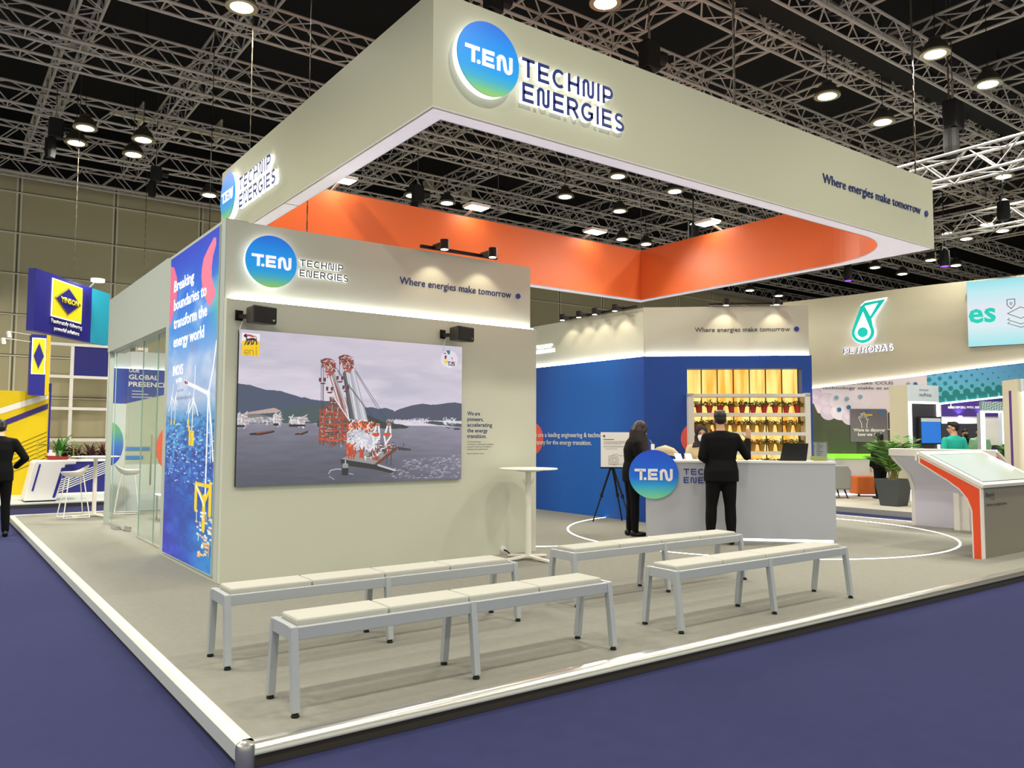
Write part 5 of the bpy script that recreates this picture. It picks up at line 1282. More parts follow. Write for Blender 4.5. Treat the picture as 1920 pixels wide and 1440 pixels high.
part('body', MB().box(.66, .98, 17.6, 17.9, 2.4, 3.80), M['sign_blue'], t, world=True); part('yellow_edge', MB().box(.98, 1.06, 17.6, 17.9, 2.4, 3.84), M['stand_yellow'], t, world=True)
yin_logo(t, lambda x, y, d: Vector((.83+x, 17.6-d, 3.30+y)), .24, .80)
for k, z in enumerate((3.78, 3.62)):
    t = thing('arm_light', f'small white arm light sticking out left of the blue logo column, {"upper" if k == 0 else "lower"}', 'arm light', (.3, 17.5, z))
    part('arm', MB().tube((.66,17.6,z),(.18-.1*k,17.3,z+.02),.008,6), M['white'], t, world=True); part('head', MB().tube((.2-.1*k,17.3,z+.01),(.22-.1*k,17.3,z-.1),.045,12), M['white'], t, world=True, sm=40); part('lens', MB().tube((.22-.1*k,17.3,z-.101),(.22-.1*k,17.3,z-.105),.04,12), M['lens'], t, world=True)
lt = thing('lattice_frame', 'white square lattice frame with one dark blue panel behind the bar table', 'frame', (1.9, 19, .1))
b = MB()
for x in (1.18, 1.70, 2.56, 3.42): b.box(x-.04, x+.04, 19.0, 19.06, .1, 3.78)
part('uprights', b, M['lattice_white'], lt, world=True); b = MB()
for z in (1.35, 2.14, 2.94, 3.75): b.box(1.14, 3.46, 18.99, 19.05, z-.035, z+.035)
part('rails', b, M['lattice_white'], lt, world=True); part('blue_panel', MB().box(1.74, 2.52, 19.02, 19.05, 2.97, 3.72), M['stand_blue'], lt, world=True)
pl_ = thing('planter', 'long dark blue planter with white diagonal lines behind the far left bar table', 'planter', (2.0, 17.6, .1))
part('front', MB().box(1.30, 3.6, 17.5, 17.95, .14, .86), M['stand_blue'], pl_, world=True); part('rim', MB().box(1.28, 3.62, 17.48, 17.97, .86, .92), M['lattice_white'], pl_, world=True); part('foot', MB().box(1.2, 3.7, 17.45, 18, .1, .14), M['lattice_white'], pl_, world=True)
b = MB()
for k in range(6):
    z0 = .16+k*.05; x0 = 1.32
    b.add([(x0,17.495,z0),(x0+1.1,17.495,z0+.47),(x0+1.1,17.495,z0+.49),(x0,17.495,z0+.02)], [(0,1,2,3)])
part('diagonal_lines', b, M['lattice_white'], pl_, world=True)
mat('dark_leaf', (52,40,34), .6); mat('dark_leaf_red', (92,44,40), .6); mat('mid_leaf', (66,118,48), .5)
def strappy(seed, n, l, w, spread, mats, base):
    rnd = random.Random(seed); b = MB()
    for i in range(n):
        a = rnd.uniform(0, 2*math.pi); tilt = rnd.uniform(.2, spread); L_ = l*rnd.uniform(.6,1.1); d = Vector((math.cos(a), math.sin(a), 0)); s = Vector((-d.y, d.x, 0)); P_ = [Vector((0,0,0))]
        an_ = math.pi/2 - tilt*.3
        for k in range(5): P_.append(P_[-1] + (d*math.cos(an_) + Vector((0,0,math.sin(an_))))*L_/5); an_ -= tilt*.45
        ws = [.3,.8,1,.85,.5,.02]; vs = []
        for p, q in zip(P_, ws): vs += [p - s*w*q/2 + Vector((0,0,w*.15)), p, p + s*w*q/2 + Vector((0,0,w*.15))]
        b.mi = rnd.randrange(len(mats)); b.add(vs, [(k*3+j, k*3+j+1, k*3+j+4, k*3+j+3) for k in range(5) for j in range(2)])
    b.v = [(x+base[0], y+base[1], z+base[2]) for x, y, z in b.v]; return b
for k in range(8):
    x = 1.45 + k*.27; solo('foliage_plant', strappy(k, 34, .42, .07, 1.4, [0,1], (x,17.72,.9)), [M['dark_leaf'], M['dark_leaf_red']], f'dark red-brown leafy plant in the blue planter, {ORD[k]} from the left', 'plant', 'dark plants in the planter', base=(x,17.72,.9))
solo('foliage_plant', strappy(31, 22, .62, .13, 1.5, [0], (1.3,17.3,.95)), [M['mid_leaf']], 'light green broad-leaved plant beside the yellow wall edge', 'plant', base=(1.3,17.3,.9))
dk = thing('reception_desk', 'white slanted reception desk with dark blue stripes at the yellow stand', 'desk', (.9, 15.7, .1))
b = MB(); b.prism([(.47,.13),(1.06,.13),(1.2,.86),(1.40,.87),(1.40,.95),(.66,.95),(.62,.90)], (0,15.5,0), (1,0,0), (0,0,1), (0,.75,0)); part('body', b, M['white'], dk, world=True, bevel=.02)
b = MB(); b.add([(.60,15.492,.33),(.635,15.492,.33),(.755,15.492,.88),(.72,15.492,.88)], [(0,1,2,3)]); b.add([(.98,15.492,.18),(1.03,15.492,.18),(1.19,15.492,.8),(1.13,15.492,.8)], [(0,1,2,3)]); part('blue_stripes', b, M['sign_blue'], dk, world=True)
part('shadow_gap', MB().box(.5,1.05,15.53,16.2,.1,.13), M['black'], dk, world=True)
t = thing('model_ship', 'red and white model ship in a clear case on the reception desk', 'model', (1.05, 15.7, .95))
b = MB(); b.prism([(-.22,.10),(-.14,.01),(.20,.01),(.26,.08),(.05,.075),(.03,.09)], (0,-.04,0), (1,0,0), (0,0,1), (0,.09,0)); part('hull', b, M['coral_dark'] if 'coral_dark' in M else mat('coral_dark', (150,44,40), .5), t)
part('deck_house', MB().box(-.17,-.02,-.03,.04,.09,.16).box(-.14,-.08,-.02,.03,.16,.22).tube((.06,0,.08),(.06,0,.2),.004,5), M['white'], t)
part('clear_case', MB().box(-.35,-.34,-.08,.1,0,.42).box(.32,.33,-.08,.1,0,.42), M['clear'], t)

# ================================================================ teal stand at the right
pv_ = thing('stand_platform', 'low white platform of the stand with the curved beige band', 'platform', (16, 6, 0))
part('deck', MB().box(13.8, 30, -3, 12.5, 0, .1), mat('deck_grey', (184,178,166), .8), pv_, world=True); part('edge', MB().box(13.76,13.8,-3,12.5,.0,.1), M['chair_grey'] if 'chair_grey' in M else mat('chair_grey', (150,150,146), .8), pv_, world=True)
FW = Vector((.59,.807,0)); RT = Vector((.807,-.59,0))      # away from and across the aisle view
mat('band_beige', (200,192,166), .6)
ARC = [(16.30,8.9),(16.52,7.84),(16.74,6.75),(16.89,5.4),(17.08,4.5),(17.36,3.35),(17.75,2.2),(18.3,1.0)]
ZB = [2.64,2.72,2.81,2.91,3.0,3.1,3.2,3.3]; ZT = 4.93
def smooth_arc():
    out = []; n = len(ARC)
    for i in range(n-1):
        p0, p1, p2, p3 = [ARC[max(0,min(n-1,k))] for k in (i-1,i,i+1,i+2)]; z0, z1 = ZB[i], ZB[i+1]
        for k in range(5):
            t = k/5; f = lambda a, b_, c_, d: .5*((2*b_)+(-a+c_)*t+(2*a-5*b_+4*c_-d)*t*t+(-a+3*b_-3*c_+d)*t**3)
            out.append((f(p0[0],p1[0],p2[0],p3[0]), f(p0[1],p1[1],p2[1],p3[1]), z0+(z1-z0)*t))
    out.append((*ARC[-1], ZB[-1])); return out
SA = smooth_arc()
cb = thing('curved_band', 'large curved beige overhead band with the glowing teal drop emblem and PETRONAS letters', 'hanging sign', (17, 5, 2.8))
def ribbon(pts, zt, off=(0,0)):
    b = MB(); vs = []
    for x, y, z in pts: vs += [(x+off[0],y+off[1],z), (x+off[0],y+off[1],zt)]
    b.add(vs, [(2*i,2*i+1,2*i+3,2*i+2) for i in range(len(pts)-1)]); return b
o = part('band', ribbon(SA, ZT), M['band_beige'], cb, world=True); k = o.modifiers.new('thick', 'SOLIDIFY'); k.thickness = .25; k.offset = -1; k.use_even_offset = True; smooth_angle(o, 30)
b = MB()
for i in range(len(SA)-1): b.bar((SA[i][0]-.03,SA[i][1]-.01,SA[i][2]), (SA[i+1][0]-.03,SA[i+1][1]-.01,SA[i+1][2]), .05, .045)
part('edge_light', b, M['led_soft'], cb, world=True)
# emblem
la = Vector((16.62,7.02,0)); lb_ = Vector((16.86,5.92,0)); lu = (lb_-la).normalized(); ln = Vector((lu.y,-lu.x,0)); ln = -ln if ln.x > 0 else ln
mat('teal', (0,188,172), .4, emit=.45); mat('teal_dot', (0,190,178), .4, emit=.5); mat('white_glow', (255,255,255), .4, emit=.85); mat('violet_halo', (255,255,255), .4, emit=2.6, ergb=(215,215,255)); mat('dark_text', (70,74,84), .5)
em = thing('logo_sign', 'glowing teal drop emblem with PETRONAS letters on the curved beige band', 'sign', (16.7, 6.4, 4))
def ef(x, y, d=0.0): return la + lu*x + Vector((0,0,y)) + ln*(.05+d)
# drop outline in sign coordinates (x along the band 0..1.1, z)
zc, xc, R1 = 3.98, .44, .255
def drop(R, top): 
    a0 = 28; return [(xc+R*math.cos(math.radians(a)), zc+R*math.sin(math.radians(a))) for a in range(a0-360+130, a0+1, 8)]
body = [(xc+R1*math.cos(math.radians(a)), zc+R1*math.sin(math.radians(a))) for a in range(-205, 31, 8)]
outer_p = body + [(.64,4.29),(.96,4.72),(.50,4.68),(.40,4.60)]
def plate(pts, d, m, nm, th=.03):
    b = MB(); q = [ef(x,y,d) for x, y in pts] + [ef(x,y,d-th) for x, y in pts]; n = len(pts)
    b.add(q, [tuple(range(n)), tuple(range(n,2*n))[::-1]] + [(i,n+i,n+(i+1)%n,(i+1)%n) for i in range(n)]); part(nm, b, m, em, world=True)
def grow(pts, k):
    cx_ = sum(p[0] for p in pts)/len(pts); cy_ = sum(p[1] for p in pts)/len(pts); return [(cx_+(x-cx_)*k, cy_+(y-cy_)*k) for x, y in pts]
plate(grow(outer_p, 1.06), -.01, M['violet_halo'], 'halo_light', .02)
plate(outer_p, .04, M['teal'], 'drop_shape')
inn = [(xc+R1*.72*math.cos(math.radians(a)), zc+R1*.72*math.sin(math.radians(a))) for a in range(-202, 27, 8)] + [(.46,4.47)]
plate(inn, .045, M['white_glow'], 'drop_inside', .01); plate([(.50,4.60),(.80,4.645),(.62,4.35)], .045, M['white_glow'], 'wing_inside', .01)
plate([(xc+R1*.46*math.cos(a), zc+R1*.46*math.sin(a)) for a in [i*math.pi/12 for i in range(24)]], .05, M['teal_dot'], 'dot', .01)
b = MB(); lettering(b, 'PETROnAS', .0, 1.10, 3.50, .13, .10, lambda x, y, d: ef(x-.02, y + (x)*.02, d), .03, .28); part('lettering', b, M['dark_text'], em, world=True)
b = MB(); q = [ef(-.08,3.44,-.045), ef(1.16,3.46,-.045), ef(1.16,3.69,-.045), ef(-.08,3.67,-.045)]
b = MB(); lettering(b, 'PETROnAS', -.01, 1.11, 3.49, .15, .17, lambda x, y, d: ef(x-.02, y + (x)*.02, d-.03), .015, .28); part('letter_halo', b, M['violet_halo'], em, world=True)
for nm in ('lettering','letter_halo'): pass
# screen set in the band
vs2 = thing('video_screen', 'pale cyan curved screen with the letters es at the right picture edge', 'screen', (17.3, 3.4, 3.45))
sa = Vector((17.08-.08,4.36,0)); sb = Vector((17.62,2.35,0)); su = (sb-sa).normalized(); sn = Vector((-abs(su.y), -su.x, 0)).normalized()
attr_mat('cyan_glow', .95); cv = Canvas(2.1, 1.42, 90, 60); cv.grad([(0,(150,226,236)),(.25,(190,236,242)),(.6,(228,232,242)),(1.0,(220,238,244)),(1.42,(160,230,236))])
cv.build('picture', M['cyan_glow'], tuple(sa + sn*.06 + Vector((0,0,4.88))), tuple(su), (0,0,-1), vs2)
b = MB(); q = [sa+sn*k+su*x+Vector((0,0,z)) for k in (.05,-.12) for x, z in ((-.0,3.46),(2.1,3.46),(2.1,4.88),(0,4.88))]; b.add(q, [(0,1,2,3),(4,7,6,5),(0,4,5,1),(1,5,6,2),(2,6,7,3),(3,7,4,0)]); part('cabinet', b, M['black'], vs2, world=True)
text_mesh('es', M['teal'], tuple(sa + sn*.062), tuple(su), (0,0,1), .02, .53, 3.98, vs2, depth=.002, bold=.025)
mat('line_grey', (110,116,130), .5, emit=.2); b = MB(); f = lambda x, y, d: sa + sn*(.065+d) + su*x + Vector((0,0,y))
stroke(b, [(.74,4.42),(.88,4.42),(.88,4.30),(.81,4.22),(.74,4.30),(.74,4.42)], .008, f, .002); stroke(b, arc(.81,4.33,.02,.025,0,360,10), .006, f, .002)
for k in range(3): stroke(b, ([(.74,4.12),(.98,4.24),(1.22,4.12),(.98,4.0),(.74,4.12)] if k == 0 else [(.78,4.10-k*.08),(.74,4.07-k*.08),(.98,3.95-k*.07),(1.22,4.07-k*.08)]), .008, f, .002)
part('line_icon', b, M['line_grey'], vs2, world=True)

# backdrop wall with the cloud picture
cw = thing('backdrop_wall', 'printed backdrop with pale clouds asking about CCUS technology behind the armchair', 'wall', (17.8, 7.2, .1))
wo = Vector((16.45,8.08,0)); wu = RT
attr_mat('backdrop_print', .12, .9)
def backdrop():
    c = Canvas(3.1, 2.4, 310, 240); c.grad([(0,(238,226,236)),(1.3,(238,222,232)),(1.5,(226,200,210))])
    gr = (c.Y > 1.72); c.c = np.where(gr[..., None], np.array((50,54,40)), c.c)
    c.poly((74,80,60), [(0,.45),(.35,1.3),(1.3,1.6),(1.3,2.4),(0,2.4)]); n = c.noise(.5,.5,2); m = (n > .55)*(c.Y > 1.0)*.4*(c.X < 2.9); 
    c.c = np.where(((m > 0) & (c.c[...,1] < 100))[..., None], c.c*.75 + np.array((96,104,60))*.25, c.c)
    c.poly((40,38,44), [(2.1,1.3),(2.3,1.15),(2.5,1.3),(2.8,1.2),(3.1,1.3),(3.1,1.7),(2.1,1.7)])
    for x, y, r, k in ((.2,.62,.2,0),(.5,.5,.22,1),(.35,.9,.22,1),(.7,.75,.25,0),(.6,1.02,.24,1),(.9,1.0,.25,0),(.62,1.3,.2,2),(.9,1.28,.22,0),(1.15,1.15,.25,0),(1.15,1.42,.2,1),(.05,.85,.15,0),(1.4,.95,.3,0)):
        c.circ(((240,226,240),(226,204,226),(214,196,220))[k], x, y, r, r*.9); c.circ((248,240,248), x-.03, y-.06, r*.6, r*.5, .35)
    return c
backdrop().build('printed_picture', M['backdrop_print'], tuple(wo + Vector((0,0,3.4)) - FW*.004), tuple(wu), (0,0,-1), cw)
b = MB(); q = [wo + FW*k + wu*x + Vector((0,0,z)) for k in (0,.15) for x, z in ((0,.1),(3.1,.1),(3.1,3.4),(0,3.4))]; b.add(q, [(0,1,2,3),(4,7,6,5),(0,4,5,1),(1,5,6,2),(2,6,7,3),(3,7,4,0)]); part('panel', b, M['pale_wall'], cw, world=True)
WF = lambda x, y, d=0.0: wo + wu*x + Vector((0,0,y)) - FW*(.01+d)
mat('lime', (140,230,60), .4, emit=.6); 
b = MB(); b.bar(WF(.55,1.03,.25), WF(2.1,1.03,.25), .5, .11); part('lime_ledge', b, M['lime'], cw, world=True)
b = MB(); q = [WF(x,z,.48) for x, z in ((.55,.1),(2.15,.1),(2.15,.98),(.55,.98))] + [WF(x,z,.0) for x, z in ((.55,.1),(2.15,.1),(2.15,.98),(.55,.98))]; b.add(q, [(0,1,2,3),(4,7,6,5),(0,4,5,1),(1,5,6,2),(2,6,7,3),(3,7,4,0)]); part('ledge_front', b, M['pale_wall'], cw, world=True)
part('foot_light', MB().bar(WF(.55,.12,.5), WF(2.15,.12,.5), .02, .03), M['led_soft'], cw, world=True)
text_mesh('How do we make CCUS', M['dark_text'], tuple(WF(0,0,.01)), tuple(wu), (0,0,1), .45, 2.25, 2.815, cw, depth=.002, bold=.008, height=.07)
text_mesh('technology viable at scale?', M['dark_text'], tuple(WF(0,0,.01)), tuple(wu), (0,0,1), .48, 2.42, 2.69, cw, depth=.002, bold=.008, height=.07)
mat('card_grey', (120,112,122), .5); mat('molecule', (60,120,180), .3); mat('gold', (230,180,60), .5); mat('molecule_pale', (160,190,220), .3)
b = MB(); q = [WF(x,z,.012) for x, z in ((1.15,1.38),(2.08,1.38),(2.08,2.15),(2.04,2.2),(1.15,2.2))]; b.add(q, [(0,1,2,3,4)]); part('card', b, M['card_grey'], cw, world=True)
text_mesh('Wave to discover', M['white'], tuple(WF(0,0,.02)), tuple(wu), (0,0,1), 1.22, 2.02, 1.64, cw, depth=.002, bold=.04)
text_mesh('how we do it', M['white'], tuple(WF(0,0,.02)), tuple(wu), (0,0,1), 1.33, 1.93, 1.53, cw, depth=.002, bold=.04)
b = MB(); f = lambda x, y, d: WF(x, y, .016+d); stroke(b, [(1.44,1.72),(1.42,1.86),(1.36,1.98),(1.38,2.02),(1.42,1.96),(1.42,2.08),(1.45,2.08),(1.46,1.98),(1.48,2.1),(1.51,2.1),(1.51,1.98),(1.55,2.06),(1.57,2.04),(1.55,1.93),(1.60,1.95),(1.56,1.82),(1.56,1.72)], .008, f, .002)
part('hand_drawing', b, M['white'], cw, world=True); part('gold_bar', MB().bar(WF(1.52,2.05,.02), WF(1.70,2.05,.02), .006, .05), M['gold'], cw, world=True)
b = MB(); b2 = MB()
for x, z, k in ((.82,2.48,1),(1.08,2.45,1),(.88,2.18,0),(1.12,2.24,0),(1.62,2.14,0),(1.92,2.12,0),(2.62,2.82,1),(2.80,2.82,0),(1.42,2.5,1)):
    (b if k == 0 else b2).tube(WF(x,z,.01), WF(x,z,.02), .055, 16)
part('molecules', b, M['molecule'], cw, world=True); part('pale_molecules', b2, M['molecule_pale'], cw, world=True)
# armchair, pouf, potted palm
mat('pouf_orange', (206,104,44), .7); mat('planter_grey', (72,76,76), .6); mat('palm_green', (104,160,60), .5); mat('palm_stem', (150,140,70), .6); mat('palm_dark', (56,96,40), .5)
ac = thing('armchair', 'grey rounded armchair with its back to the viewer right of the counter', 'armchair', (15.75, 6.95, .1), math.radians(-36))
b = MB(); b.prism([(-.36,.20),(.36,.20),(.38,.62),(.30,.76),(-.30,.76),(-.38,.62)], (0,-.30,0), (1,0,0), (0,0,1), (0,.1,0)); part('backrest', b, M['chair_grey'], ac, bevel=.04)
for s in (-1,1): part('armrest', MB().box(min(s*.28,s*.38), max(s*.28,s*.38), -.26,.30,.20,.56), M['chair_grey'], ac, bevel=.03)
part('seat', MB().box(-.29,.29,-.22,.30,.2,.42), M['chair_grey'], ac, bevel=.03)
for x in (-.3,.3):
    for y in (-.25,.25): part('leg', MB().tube((x*.8,y*.8,.2),(x,y,0),.022,8,.012), M['black'], ac)
pf2 = thing('pouf', 'orange cube pouf beside the grey armchair', 'pouf', (16.95, 6.75, .1), math.radians(-36)); part('cushion', MB().box(-.32,.22,-.2,.25,.05,.47), M['pouf_orange'], pf2, bevel=.03)
for x in (-.26,.17): part('foot', MB().box(x-.02,x+.02,-.17,-.13,0,.05), M['black'], pf2)
def palm(c, nf, L_, lb, seed, pot=True, h0=.5, s=1.0):
    t = thing('potted_palm', lb, 'potted palm', c); rnd = random.Random(seed)
    if pot:
        b = MB(); b.add([(x*k,y*k,z) for k, z in ((.19*s,0),(.27*s,.55*s),(.25*s,.55*s),(.23*s,.50*s)) for x, y in ((-1,-1),(1,-1),(1,1),(-1,1))], [(0,3,2,1)]+[(j*4+i,j*4+(i+1)%4,j*4+4+(i+1)%4,j*4+4+i) for j in range(3) for i in range(4)]+[(12,13,14,15)])
        part('pot', b, M['planter_grey'], t, bevel=.01)
    st_ = MB(); lf = MB()
    for i in range(nf):
        a = i*2.4+rnd.uniform(-.3,.3); d = Vector((math.cos(a), math.sin(a), 0)); sd = Vector((-d.y,d.x,0)); el = rnd.uniform(1.28,1.56); p = Vector((rnd.uniform(-.08,.08),rnd.uniform(-.08,.08),h0)); L2_ = L_*rnd.uniform(.7,1.1); N = 14; bend = rnd.uniform(.4,1.25)
        prev = p
        for k in range(N):
            e = el - bend*(k/N)**1.3; q = prev + (d*math.cos(e)+Vector((0,0,math.sin(e))))*L2_/N
            st_.tube(prev, q, .009*(1-k/N*.8)*s, 5, cap=False)
            if k >= 3:
                ll = .32*s*math.sin(math.pi*(k-2)/(N-1))+.06
                tg = (q-prev).normalized()
                for sg_ in (-1,1):
                    dr = (sd*sg_*.8 + tg*.7 + Vector((0,0,-.15-.2*rnd.random()))).normalized(); w_ = tg*.026*s
                    lf.mi = rnd.randrange(2); lf.add([q, q+dr*ll*.5+w_, q+dr*ll, q+dr*ll*.5-w_, q+dr*ll*.5+Vector((0,0,.006))], [(0,1,4),(1,2,4),(2,3,4),(3,0,4)])
            prev = q
    part('stems', st_, M['palm_stem'], t); part('fronds', lf, [M['palm_green'], M['palm_dark']], t); return t
palm((14.88,4.98,.1), 24, .95, 'green palm in a grey square pot at the edge of the pale stand platform', 5)
palm((14.35,2.35,.1), 26, .75, 'bushy green fern beside the purple-striped column at the right edge', 8, True, .55, .9)
solo('plinth', MB().box(13.95, 15.2, 1.0, 2.1, .1, .88), M['kiosk_grey'], 'low grey block behind the touch kiosk near the right picture edge', 'block', base=(14.5,1.6,.1))

# display columns
mat('screen_blue', (20,100,190), .3, emit=.6); mat('col_dark', (52,50,60), .4); mat('violet', (86,44,130), .5); mat('header_pale', (206,216,226), .5); mat('purple_wall', (70,44,130), .5); mat('teal_dark', (26,108,112), .5); mat('teal_sky', (84,150,176), .5)
def fbox(b, o, u, v, x0, x1, d0, d1, z0, z1):
    q = [o + u*x + v*d + Vector((0,0,z)) for z in (z0,z1) for x, d in ((x0,d0),(x1,d0),(x1,d1),(x0,d1))]; b.add(q, [(0,3,2,1),(4,5,6,7),(0,1,5,4),(1,2,6,5),(2,3,7,6),(3,0,4,7)]); return b
c1 = thing('display_column', 'beige display column with a glowing white frame and blue monitor', 'display column', (16.2, 5.1, .1))
co = Vector((15.77,5.137,0)); cu_ = (Vector((16.68,4.88,0))-co).normalized()*1.075; cv_ = Vector((-cu_.y,cu_.x,0))
part('body', fbox(MB(), co, cu_, cv_, .10, .88, .05, .52, .1, 2.64), M['band_beige'], c1, world=True)
part('header', fbox(MB(), co, cu_, cv_, .10, .88, 0, .05, 2.28, 2.63), M['header_pale'], c1, world=True)
b = MB(); fbox(b, co, cu_, cv_, .11, .15, 0, .05, .14, 2.27); fbox(b, co, cu_, cv_, .84, .88, 0, .05, .14, 2.27); fbox(b, co, cu_, cv_, .15, .84, 0, .05, 2.23, 2.27); fbox(b, co, cu_, cv_, .15, .84, 0, .05, .14, .18); part('frame_light', b, M['led_soft'], c1, world=True)
part('dark_panel', fbox(MB(), co, cu_, cv_, .15, .84, .03, .05, .18, 2.23), M['col_dark'], c1, world=True)
mo = thing('monitor', 'monitor showing a blue picture on the beige display column', 'monitor', (16.1,4.9,1.4))
part('bezel', fbox(MB(), co, cu_, cv_, .29, .87, -.06, .0, 1.345, 1.95), M['black'], mo, world=True); part('screen', fbox(MB(), co, cu_, cv_, .32, .84, -.066, -.06, 1.38, 1.84), M['screen_blue'], mo, world=True); part('screen_band', fbox(MB(), co, cu_, cv_, .32, .84, -.066, -.06, 1.84, 1.915), M['header_pale'], mo, world=True)
text_mesh('PETRONAS', M['dark_text'], tuple(co-cv_*.004), tuple(cu_), (0,0,1), .36, .60, 2.51, c1, depth=.002); text_mesh('myRitzz', M['dark_text'], tuple(co-cv_*.004), tuple(cu_), (0,0,1), .36, .68, 2.39, c1, depth=.002)
text_mesh('Tecolote', M['white'], tuple(co+cv_*.028), tuple(cu_), (0,0,1), .20, .46, 1.24, c1, depth=.002)
c2 = thing('display_column', 'beige column with a purple stripe and glowing frame at the right picture edge', 'display column', (13.4, 2.0, .1))
co2 = Vector((13.08,1.90,0)); cu2 = (Vector((13.43,2.27,0))-co2).normalized(); cw2 = Vector((cu2.y,-cu2.x,0))
part('body', fbox(MB(), co2, cu2, cw2, 0, .50, .0, .9, .88, 2.46), M['band_beige'], c2, world=True) 
part('purple_stripe', fbox(MB(), co2, cu2, cw2, .20, .27, -.006, 0, .9, 2.28), M['violet'], c2, world=True)
b = MB(); f0 = Vector((13.12,1.86,0)); fu = RT; fv = FW; fbox(b, f0, fu, fv, .02, .07, -.06, .02, .95, 2.25); fbox(b, f0, fu, fv, .02, 1.0, -.06, .02, 2.20, 2.25); part('frame_light', b, M['led_soft'], c2, world=True)
part('header', fbox(MB(), f0, fu, fv, .0, 1.0, -.05, .0, 2.25, 2.46), M['header_pale'], c2, world=True)
c3 = thing('display_arch', 'far white arch with glowing posts and a teal checkered header', 'display arch', (20.3, 5.3, .1))
f3 = Vector((20.12,5.47,0))
b = MB(); fbox(b, f3, fu, fv, 0, .05, 0, .1, 1.0, 2.12); fbox(b, f3, fu, fv, .42, .47, -.2, -.1, .9, 2.12); fbox(b, f3, fu, fv, 0, .6, 0, .1, 2.12, 2.17); part('frame_light', b, M['led_soft'], c3, world=True)
def checker():
    m = bpy.data.materials.new('checker'); m.use_nodes = True; M['checker'] = m; nt = m.node_tree; c = nt.nodes.new('ShaderNodeTexChecker'); g = nt.nodes.new('ShaderNodeTexCoord'); mp = nt.nodes.new('ShaderNodeMapping'); mp.inputs['Rotation'].default_value = (.6,.7,.5)
    c.inputs['Scale'].default_value = 28; c.inputs['Color1'].default_value = lin((70,150,150))+(1,); c.inputs['Color2'].default_value = lin((222,230,232))+(1,); nt.links.new(g.outputs['Object'], mp.inputs[0]); nt.links.new(mp.outputs[0], c.inputs['Vector']); nt.links.new(c.outputs['Color'], nt.nodes['Principled BSDF'].inputs['Base Color'])
checker()
part('header', fbox(MB(), f3, fu, fv, -.03, .6, -.02, .08, 2.17, 2.40), M['checker'], c3, world=True); part('posts', fbox(fbox(MB(), f3, fu, fv, 0, .12, .1, .25, .1, 2.12), f3, fu, fv, .42, .55, -.1, .05, .1, 2.12), M['header_pale'], c3, world=True)
# teal dotted overhead band
td = thing('dotted_band', 'teal and blue overhead band with green dots in front of far stands', 'hanging sign', (24.2, 7.4, 2.7))
t0 = Vector((22.7,8.45,0)); t1 = Vector((25.9,6.1,0)); tu = (t1-t0).normalized(); tn = Vector((-tu.y,tu.x,0)); tn = tn if tn.y < 0 or tn.x < 0 else -tn; TL = (t1-t0).length
tb_ = lambda x: 2.42+.44*x/TL*1.0
m = ramp_mat('teal_ramp', 'Z', -.4, 1.0, [(0,(36,150,140)),(.35,(80,158,176)),(.7,(78,140,176)),(1,(76,130,176))], .5)
b = MB(); q = [t0+tu*x+tn*k+Vector((0,0,z)) for k in (0,-.2) for x, z in ((0,tb_(0)),(TL,tb_(TL)),(TL,3.95),(0,3.95))]; b.add(q, [(0,1,2,3),(4,7,6,5),(0,4,5,1),(1,5,6,2),(2,6,7,3),(3,7,4,0)]); part('band', b, m, td, world=True)
b = MB()
for r in range(7):
    for k in range(13):
        x = .1+k*.32+(.16 if r % 2 else 0); z = tb_(x)+.10+r*.165; rad = max(.016, (.135,.115,.095,.08,.075,.07,.06)[r]-.022*x*(r > 1))
        if x < TL-.1 and z < 3.85: b.tube(t0+tu*x+tn*.0+Vector((0,0,z)), t0+tu*x+tn*.004+Vector((0,0,z)), rad, 18)
part('dots', b, M['teal_dark'], td, world=True)
part('edge_light', MB().bar(t0+tn*.02+Vector((0,0,tb_(0))), t1+tn*.02+Vector((0,0,tb_(TL))), .05, .05), M['led_soft'], td, world=True)
# far stand: purple sign wall, dark screen
pwl = thing('sign_wall', 'far purple sign wall with white WELL SERVICES lettering', 'wall', (26, 8.5, .1))
p0 = Vector((25.2,9.2,0)); pu_ = RT
q = lambda x, z, d=0.0: p0 + pu_*x + Vector((0,0,z)) - FW*d
b = MB(); fbox(b, p0, pu_, FW, -.4, 4.5, 0, .2, .1, 3.3); part('white_wall', b, M['white'], pwl, world=True)
part('purple_panel', fbox(MB(), p0, pu_, -FW, .30, 2.5, 0, .04, 2.17, 2.85), M['purple_wall'], pwl, world=True)
text_mesh('USPCELL WELL SERVICES', M['white'], tuple(q(0,0,.05)), tuple(pu_), (0,0,1), .72, 1.75, 2.44, pwl, depth=.006, bold=.03)
b = MB(); fbox(b, p0, pu_, -FW, .50, .70, .04, .05, 2.43, 2.50); b.add([q(.57,2.5,.05),q(.62,2.5,.05),q(.595,2.66,.05)], [(0,1,2)]); part('rig_emblem', b, M['white'], pwl, world=True)
for x in (.85, 1.55):
    part('wash_lamp', MB().tube(q(x,2.19,.12), q(x,2.16,.12), .06, 10), M['led_soft'], pwl, world=True)
    ld = bpy.data.lights.new('wash', 'SPOT'); ld.energy = 14; ld.spot_size = 2.2; ld.spot_blend = 1; ld.color = (.75,.78,1); o = bpy.data.objects.new('wash', ld); COL.objects.link(o); o.parent = pwl; o.location = q(x,2.2,.14) - Vector(pwl.location); o.rotation_euler = (math.radians(180),0,0)
part('wall_light', MB().bar(q(.15,2.0,.08), q(1.35,2.0,.08), .03, .06), M['led'], pwl, world=True)
t = thing('wall_screen', 'far dark wall screen behind the teal shirted person', 'screen', tuple(q(.9,1.4,.1)))
